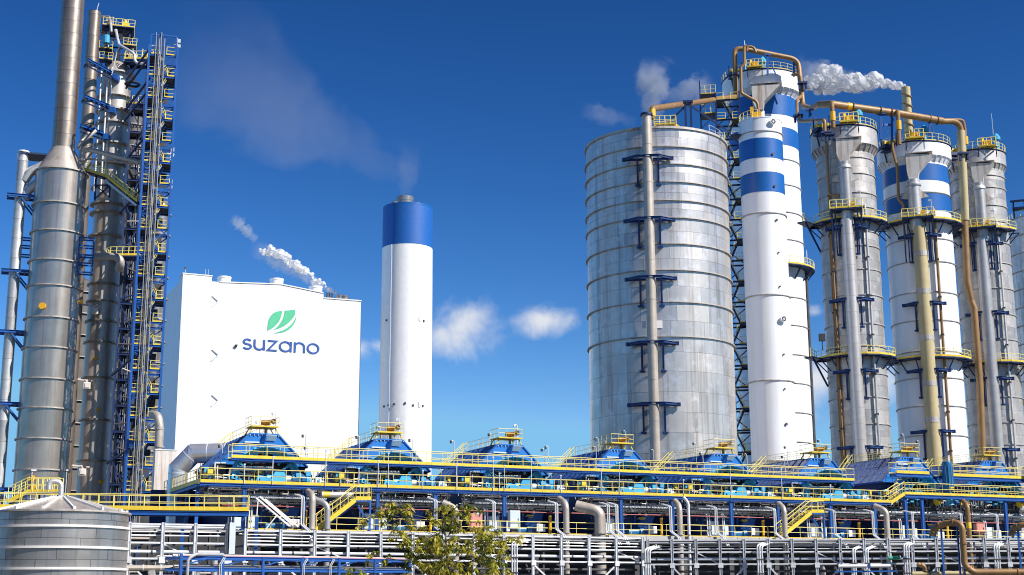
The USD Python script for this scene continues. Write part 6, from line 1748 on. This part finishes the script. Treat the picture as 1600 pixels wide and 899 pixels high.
front_pipe('main rusty brown pipe bending down in front of the right hand rack', [(1457, 838, 121), (1459, 826, 121), (1477, 818, 120.5), (1503, 816, 119.5), (1507, 883, 119.5), (1520, 894, 119.5), (1660, 894, 119.5)], .27, 'pipe_brown', ((1470, 822, 120.8), (1495, 818, 119.8), (1506, 876, 119.6)))
front_pipe('rusty brown pipe entering at the right edge above the rack', [(1580, 838, 121), (1583, 826, 121), (1597, 820, 120.5), (1660, 819, 120)], .25, 'pipe_brown', ((1590, 823, 120.8),))
front_pipe('short brown hook of pipe low in the right hand rack', [(1434, 882, 121), (1446, 885, 121), (1446, 899, 121), (1446, 915, 121)], .2, 'pipe_brown')
front_pipe('yellow brown pipe along the very bottom at the right', [(1425, 897, 121), (1480, 896, 121), (1530, 897, 121)], .2, 'khaki')
t = Thing('yellow_stub', 'yellow pipe run with bands along the bottom right corner', 'pipe', W(1530, 899, 120)); t.part('pipe', B().tube((0, 0, .05), (7, 0, .05), .2, 12), 'khaki', 30)
for k in range(5): t.part('band', B().tube((.6 + k * 1.3, 0, .05), (.75 + k * 1.3, 0, .05), .24, 12), 'pipe_brown')
t.part('sleeper', B().box((3, .3, -.9), (.3, .3, 1.6)), 'concrete')
t = Thing('white_pipe', 'white pipe with a blue clamp low in the right hand rack', 'pipe', W(1310, 885, 121.5)); t.part('pipe', B().tube((0, 0, 0), (4.4, 0, .02), .14, 12), 'ring_white', 30)
t.part('clamp', B().box((2.6, 0, 0), (.16, .4, .4)), 'blue'); t.part('blue_rail', B().bar((-.3, .1, -.45), (5.0, .1, -.42), .1, .12), 'blue'); t.part('leg', B().bar((1.2, .2, -3.4), (1.2, .2, -.1), .14), 'galv')
t.part('leg', B().bar((3.6, .2, -3.4), (3.6, .2, -.1), .14), 'galv')
w = W(1397, 872, 123.2); t = Thing('green_sleeve', 'green sleeve on the white pipe of the right hand rack', 'sleeve', w); t.part('band', B().tube((-.45, .0, 0), (.45, .0, 0), .17, 12), 'green', 30)
t.part('edge', B().tube((.45, 0, 0), (.55, 0, 0), .18, 12), 'galv')
a_, c_ = W(120, 828, 111), W(384, 833, 120)
t = Thing('dark_shed', 'low dark block added as backing behind the nearer grey pipe rack', 'shed', (a_[0], a_[1], 0), THETA)
L_ = float(np.linalg.norm((c_ - a_)[:2])); z = a_[2]
t.part('wall', B().box((L_ / 2, 2.0, z / 2), (L_, 4.0, z)), 'black'); t.part('roof_edge', B().box((L_ / 2, 1.9, z + .06), (L_ + .2, 4.3, .12)), 'concrete')  # added block stands in for the dark clutter behind the rack
for k in range(int(L_ / 1.6)):
    t.part('wall_rib', B().box((.8 + k * 1.6, -.05, z / 2), (.14, .1, z - .1)), 'dark')
q = random.Random(4)
for k in range(16):
    x, zz = q.uniform(.5, L_ - .5), q.uniform(2.5, z - .3); t.part('wall_pipe', B().path([(x, -.2, 0), (x, -.2, zz), (x + q.uniform(.4, 2.5), -.2, zz)], q.choice((.05, .07, .12)), 8, .2), q.choice(('dark', 'pipe_grey', 'pipe_tan', 'blue')), 30)

# ------------------------------------------------------------------ the young tree in the foreground
YT_ = 31.0
base = W(705, 899, YT_); tb = np.array((base[0], base[1], 0.0))
T = Thing('young_tree', 'young tree with drooping yellow green leaves in the foreground before the racks', 'tree', tb)
r = random.Random(11)
pxm = YT_ / F
limbs = B(); crowns = [B(), B(), B(), B()]


def L(px, py, dy=0.0):
    return T.local(W(px, py, YT_ + dy))


trunk = [np.zeros(3), L(703, 915), L(700, 880), L(697, 845, .1), L(692, 815, .2), L(688, 792, .2)]
T.part('trunk', B().path(trunk, [.055, .035, .026, .018, .012, .006], 7), 'bark', 30)
blobs = [(715, 865, 75, 48, 120), (672, 872, 42, 40, 60), (742, 842, 45, 30, 55), (690, 835, 45, 28, 50), (655, 852, 28, 20, 24), (768, 858, 32, 24, 30), (700, 805, 36, 17, 30), (728, 800, 22, 14, 14), (690, 794, 12, 8, 8),
         (610, 790, 28, 10, 14), (632, 812, 20, 24, 26), (600, 808, 16, 14, 10), (588, 800, 12, 8, 5), (563, 815, 9, 10, 5), (625, 838, 16, 14, 12), (580, 868, 14, 10, 7), (600, 872, 14, 8, 6), (552, 889, 8, 8, 4), (792, 842, 16, 14, 10), (812, 838, 10, 10, 5), (740, 890, 60, 22, 50), (665, 895, 40, 20, 34), (780, 880, 14, 20, 8), (565, 893, 14, 8, 5)]
for bx, by, ax, ay, n in blobs:
    c = L(bx, by, r.uniform(-.2, .3)); near = min(trunk[1:], key=lambda p: abs(p[2] - (c[2] - .25)) + .2 * abs(p[0] - c[0]))
    limbs.path([near, (near * .45 + c * .55) + np.array((0, 0, -.06 + .02 * r.random())), c], [.011, .007, .004], 5)
    for k in range(int(n * .8)):
        a = r.uniform(0, 2 * math.pi); q = math.sqrt(r.random()); p = L(bx + ax * q * math.cos(a), by + ay * q * math.sin(a), r.uniform(-1, 1) * ax * pxm * .9)
        if r.random() < .5:
            limbs.path([c * .6 + p * .4 + np.array((0, 0, -.03)), p], [.004, .002], 4)
        m = r.randint(9, 14); leaves = crowns[r.choice((0, 1, 2, 2, 2, 3, 3))]
        for j in range(m):
            b = r.uniform(0, 2 * math.pi); droop = r.uniform(.1, 1.25); ln = r.uniform(.09, .155); wd = ln * r.uniform(.26, .36)
            dr = unit((math.cos(b), math.sin(b), -droop)); s, u = frame(dr); tw = r.uniform(-.8, .8); s2 = s * math.cos(tw) + u * math.sin(tw); nn = np.cross(dr, s2)
            o = p + np.array((r.uniform(-.04, .04), r.uniform(-.04, .04), r.uniform(-.03, .03)))
            m1 = o + dr * ln * .45; tip = o + dr * ln + np.array((0, 0, -ln * .15))
            leaves.add([o, m1 + s2 * wd / 2 + nn * wd * .15, tip, m1 - s2 * wd / 2 + nn * wd * .15, m1], [[0, 4, 1], [1, 4, 2], [0, 3, 4], [4, 3, 2]])
T.part('branches', limbs, 'bark', 30)
for k, (col, tra) in enumerate((((.035, .06, .008), (.12, .16, .02)), ((.14, .16, .014), (.30, .34, .03)), ((.36, .33, .028), (.46, .46, .04)), ((.48, .41, .06), (.55, .50, .06)))):
    n = {'g': ('geometry', {}), 'ns': ('noise_texture', dict(scale=9.0, detail=2.0)), 'rp': ('rgb_ramp', dict(ramp=[(.3, tuple(c * .7 for c in col)), (.7, tuple(min(.9, c * 1.35) for c in col))])), 'p': ('principled_bsdf', dict(roughness=.42)), 'tr': ('translucent_bsdf', dict(color=tra)), 'mx': ('mix_closure', dict(fac=.35))}
    M['leaf'] = usdkit.material(stage, f'/World/Looks/leaf_{k}', n, [('g.position', 'ns.vector'), ('ns.fac', 'rp.fac'), ('rp.color', 'p.base_color'), ('p.BSDF', 'mx.closure1'), ('tr.BSDF', 'mx.closure2')], surface='mx.closure')
    tag(stage.GetPrimAtPath(T.part('foliage', crowns[k], 'leaf')), kind='stuff')

# ------------------------------------------------------------------ smoke and steam
def plume(name, label, p0, p1, r0, r1, dens, cut, nscale, Y, bend=(0.0, 0.0), color=(.97, .97, .98), head=.12, tail=.55):
    """a drifting plume from p0 to p1 (pixels at depth Y): closed tube whose inside is filled with uneven vapour"""
    a_, c_ = W(p0[0], p0[1], Y), W(p1[0], p1[1], Y); d = c_ - a_; L_ = float(np.linalg.norm(d)); ang = math.atan2(d[2], d[0])
    b = B(); n, m = 24, 14; vs = []
    ex = np.array((math.cos(ang), 0, math.sin(ang))); ez = np.array((-math.sin(ang), 0, math.cos(ang))); ey = np.array((0, 1.0, 0))
    for k in range(m + 1):
        f = k / m; rr = (r0 + (r1 - r0) * f) * 1.15; off = bend[0] * f * f + bend[1] * f
        vs.append(a_ + ex * L_ * (f * 1.06 - .03) + ez * off + rr * (np.cos(np.arange(n) / n * 2 * np.pi)[:, None] * ey + np.sin(np.arange(n) / n * 2 * np.pi)[:, None] * ez))
    i = np.arange(n); j = (i + 1) % n
    fs = np.vstack([np.vstack([np.c_[i, j, j + n], np.c_[i, j + n, i + n]]) + k * n for k in range(m)] + [np.array([[0, k + 1, k] for k in range(1, n - 1)]), np.array([[0, k, k + 1] for k in range(1, n - 1)]) + m * n])
    b.add(np.vstack(vs), fs)
    N = {'g': ('geometry', {}), 'mp': ('mapping', dict(mapping_type='texture', location=tuple(a_), rotation=(0, -ang, 0), scale=(1, 1, 1))), 'sp': ('separate_xyz', {}), 'fx': ('math', dict(math_type='divide', value2=L_)),
         'rr': ('math', dict(math_type='multiply_add', value2=r1 - r0, value3=r0)), 'f2': ('math', dict(math_type='multiply')), 'o1': ('math', dict(math_type='multiply', value2=bend[0])), 'o2': ('math', dict(math_type='multiply_add', value2=bend[1])),
         'zz': ('math', dict(math_type='subtract')), 'y2': ('math', dict(math_type='multiply')), 'z2': ('math', dict(math_type='multiply')), 's': ('math', dict(math_type='add')), 'q': ('math', dict(math_type='sqrt')), 'e': ('math', dict(math_type='divide')),
         'ns': ('noise_texture', dict(scale=nscale, detail=6.0, roughness=.6, distortion=.4)), 'ed': ('math', dict(math_type='multiply_add', value2=-.62, value3=.62 - cut)), 'nn': ('math', dict(math_type='multiply_add', value2=1.6, value3=-.8)), 'sm': ('math', dict(math_type='add')),
         'dn': ('map_range', dict(range_type='smoothstep', from_min=0.0, from_max=.28, to_min=0.0, to_max=dens, clamp=True)),
         'h': ('map_range', dict(range_type='smoothstep', from_min=0.0, from_max=head, to_min=0.35, to_max=1.0, clamp=True)), 't': ('map_range', dict(range_type='smoothstep', from_min=tail, from_max=1.0, to_min=1.0, to_max=0.0, clamp=True)), 'm1': ('math', dict(math_type='multiply')), 'm2': ('math', dict(math_type='multiply')),
         'v': ('principled_volume', dict(color=color, anisotropy=-.35))}
    K = [('g.position', 'mp.vector'), ('mp.vector', 'sp.vector'), ('sp.x', 'fx.value1'), ('fx.value', 'rr.value1'), ('fx.value', 'f2.value1'), ('fx.value', 'f2.value2'), ('f2.value', 'o1.value1'), ('fx.value', 'o2.value1'), ('o1.value', 'o2.value3'), ('sp.z', 'zz.value1'), ('o2.value', 'zz.value2'),
         ('sp.y', 'y2.value1'), ('sp.y', 'y2.value2'), ('zz.value', 'z2.value1'), ('zz.value', 'z2.value2'), ('y2.value', 's.value1'), ('z2.value', 's.value2'), ('s.value', 'q.value1'), ('q.value', 'e.value1'), ('rr.value', 'e.value2'), ('g.position', 'ns.vector'),
         ('e.value', 'ed.value1'), ('ns.fac', 'nn.value1'), ('ed.value', 'sm.value1'), ('nn.value', 'sm.value2'), ('sm.value', 'dn.value'), ('fx.value', 'h.value'), ('fx.value', 't.value'), ('dn.result', 'm1.value1'), ('h.result', 'm1.value2'), ('m1.value', 'm2.value1'), ('t.result', 'm2.value2'), ('m2.value', 'v.density')]
    path = numbered('/World/' + name)
    mat = usdkit.material(stage, '/World/Looks/' + path.split('/')[-1] + '_look', N, K, volume='v.volume')
    pm = usdkit.mesh(stage, path, b.mesh(), mat); tag(pm.GetPrim(), label, 'smoke' if 'smoke' in name else 'steam', kind='stuff')


from manifold3d import Manifold


def billows(name, label, p0, p1, r0, r1, Y, bend, n, seed):
    """dense white steam: lumpy rounded billows that grow away from the vent, thin at their limbs"""
    q = random.Random(seed); a_, c_ = W(p0[0], p0[1], Y), W(p1[0], p1[1], Y); d = c_ - a_; L_ = np.linalg.norm(d); ex = d / L_; ez = np.array((-ex[2], 0, ex[0])) * (1 if ex[0] < 0 else 1); ey = np.array((0, 1.0, 0))
    if ez[2] < 0: ez = -ez
    u = None
    for k in range(n):
        f = (k / (n - 1)) ** .8; rr = r0 + (r1 - r0) * f; off = bend[0] * f * f + bend[1] * f
        e = 1.0 if f < .75 else max(.35, 1.0 - (f - .75) * 2.4)
        c = a_ + ex * L_ * f + ez * off + (ey * q.uniform(-.6, .6) + ez * q.uniform(-.5, .5)) * rr * (1 if k else 0)
        m = Manifold.sphere(rr * q.uniform(.42, .8) * (e if q.random() < .6 else .5 * e), 20).translate(tuple(map(float, c))); u = m if u is None else u + m
    u = u.refine_to_length(max(.12, r1 * .06)).to_mesh(); v = np.array(u.vert_properties[:, :3], float); f = np.array(u.tri_verts)
    tm = trimesh.Trimesh(v, f); nn = np.array(tm.vertex_normals); vv = np.array(tm.vertices)
    s = .9 / r1
    vv = vv + nn * ((meshkit.fbm(vv * s * 1.6, 3, seed) - .5) * r1 * .6 + (meshkit.fbm(vv * s * 5.5, 3, seed + 9) - .5) * r1 * .22)[:, None]
    tm = trimesh.Trimesh(vv, tm.faces, process=False); trimesh.smoothing.filter_laplacian(tm, iterations=1)
    N = {'lw': ('layer_weight', dict(blend=.5)), 'g': ('geometry', {}), 'ns': ('noise_texture', dict(scale=1.5 / r1, detail=6.0, roughness=.65)), 'ad': ('math', dict(math_type='add')), 'mr': ('map_range', dict(range_type='smoothstep', from_min=.60, from_max=1.30, to_min=0.05, to_max=1.0, clamp=True)),
         'df': ('diffuse_bsdf', dict(color=(.92, .92, .93))), 'tl': ('translucent_bsdf', dict(color=(.92, .92, .93))), 'm1': ('mix_closure', dict(fac=.35)), 'tr': ('transparent_bsdf', {}), 'm2': ('mix_closure', {})}
    K = [('lw.facing', 'ad.value1'), ('g.position', 'ns.vector'), ('ns.fac', 'ad.value2'), ('ad.value', 'mr.value'), ('df.BSDF', 'm1.closure1'), ('tl.BSDF', 'm1.closure2'), ('mr.result', 'm2.fac'), ('m1.closure', 'm2.closure1'), ('tr.BSDF', 'm2.closure2')]
    path = numbered('/World/' + name); mat = usdkit.material(stage, '/World/Looks/' + path.split('/')[-1] + '_look', N, K, surface='m2.closure')
    tag(usdkit.mesh(stage, path, (np.array(tm.vertices), np.array(tm.faces)), mat, True).GetPrim(), label, 'steam', kind='stuff')


billows('steam_billow', 'dense white steam streaming left from the slender spiral stack', (1413, 134), (1262, 121), .4, 3.3, 236, (-1.5, .6), 70, 3)
billows('steam_billow', 'dense white steam blowing up and left from the boiler house roof vent', (531, 463), (412, 385), .7, 2.9, 424, (-2.0, 1.4), 60, 5)
plume('steam_plume', 'soft edge of the steam streaming left from the spiral stack', (1412, 134), (1235, 122), .5, 4.0, .22, .02, .5, 236, (-1.6, .5), tail=.72)
plume('steam_plume', 'soft edge of the steam above the boiler house roof vent', (531, 462), (390, 384), .8, 4.2, .14, .02, .4, 424, (-2.2, 1.5), tail=.6)
plume('steam_plume', 'loose puff of steam high above the boiler house roof', (400, 374), (362, 338), 1.6, 3.2, .30, .14, .4, 424, head=.5)
plume('steam_plume', 'taller drifting steam wisp above the storage tank', (1018, 192), (1022, 92), 1.8, 4.2, .22, .02, .34, 240, head=.4, tail=.6)
plume('steam_plume', 'fainter drifting steam wisp between storage tank and tallest silo', (1040, 152), (1118, 132), 2.0, 3.4, .15, .02, .36, 240, head=.4)
plume('steam_plume', 'faint low steam wisp left of the storage tank top', (990, 192), (905, 170), 1.2, 2.2, .09, .02, .38, 240, head=.5)
plume('smoke_plume', 'thin brownish smoke rising from the chimney and fanning out to the left', (641, 272), (300, -10), 3.6, 30.0, .0056, -.10, .05, 420, (-26.0, 38.0), (.93, .86, .76), head=.04, tail=.3)
plume('smoke_plume', 'pale vapour standing straight above the chimney mouth', (632, 309), (646, 215), 1.7, 6.5, .014, -.05, .2, 420, (2.0, -1.0), (.93, .87, .8), head=.05, tail=.35)
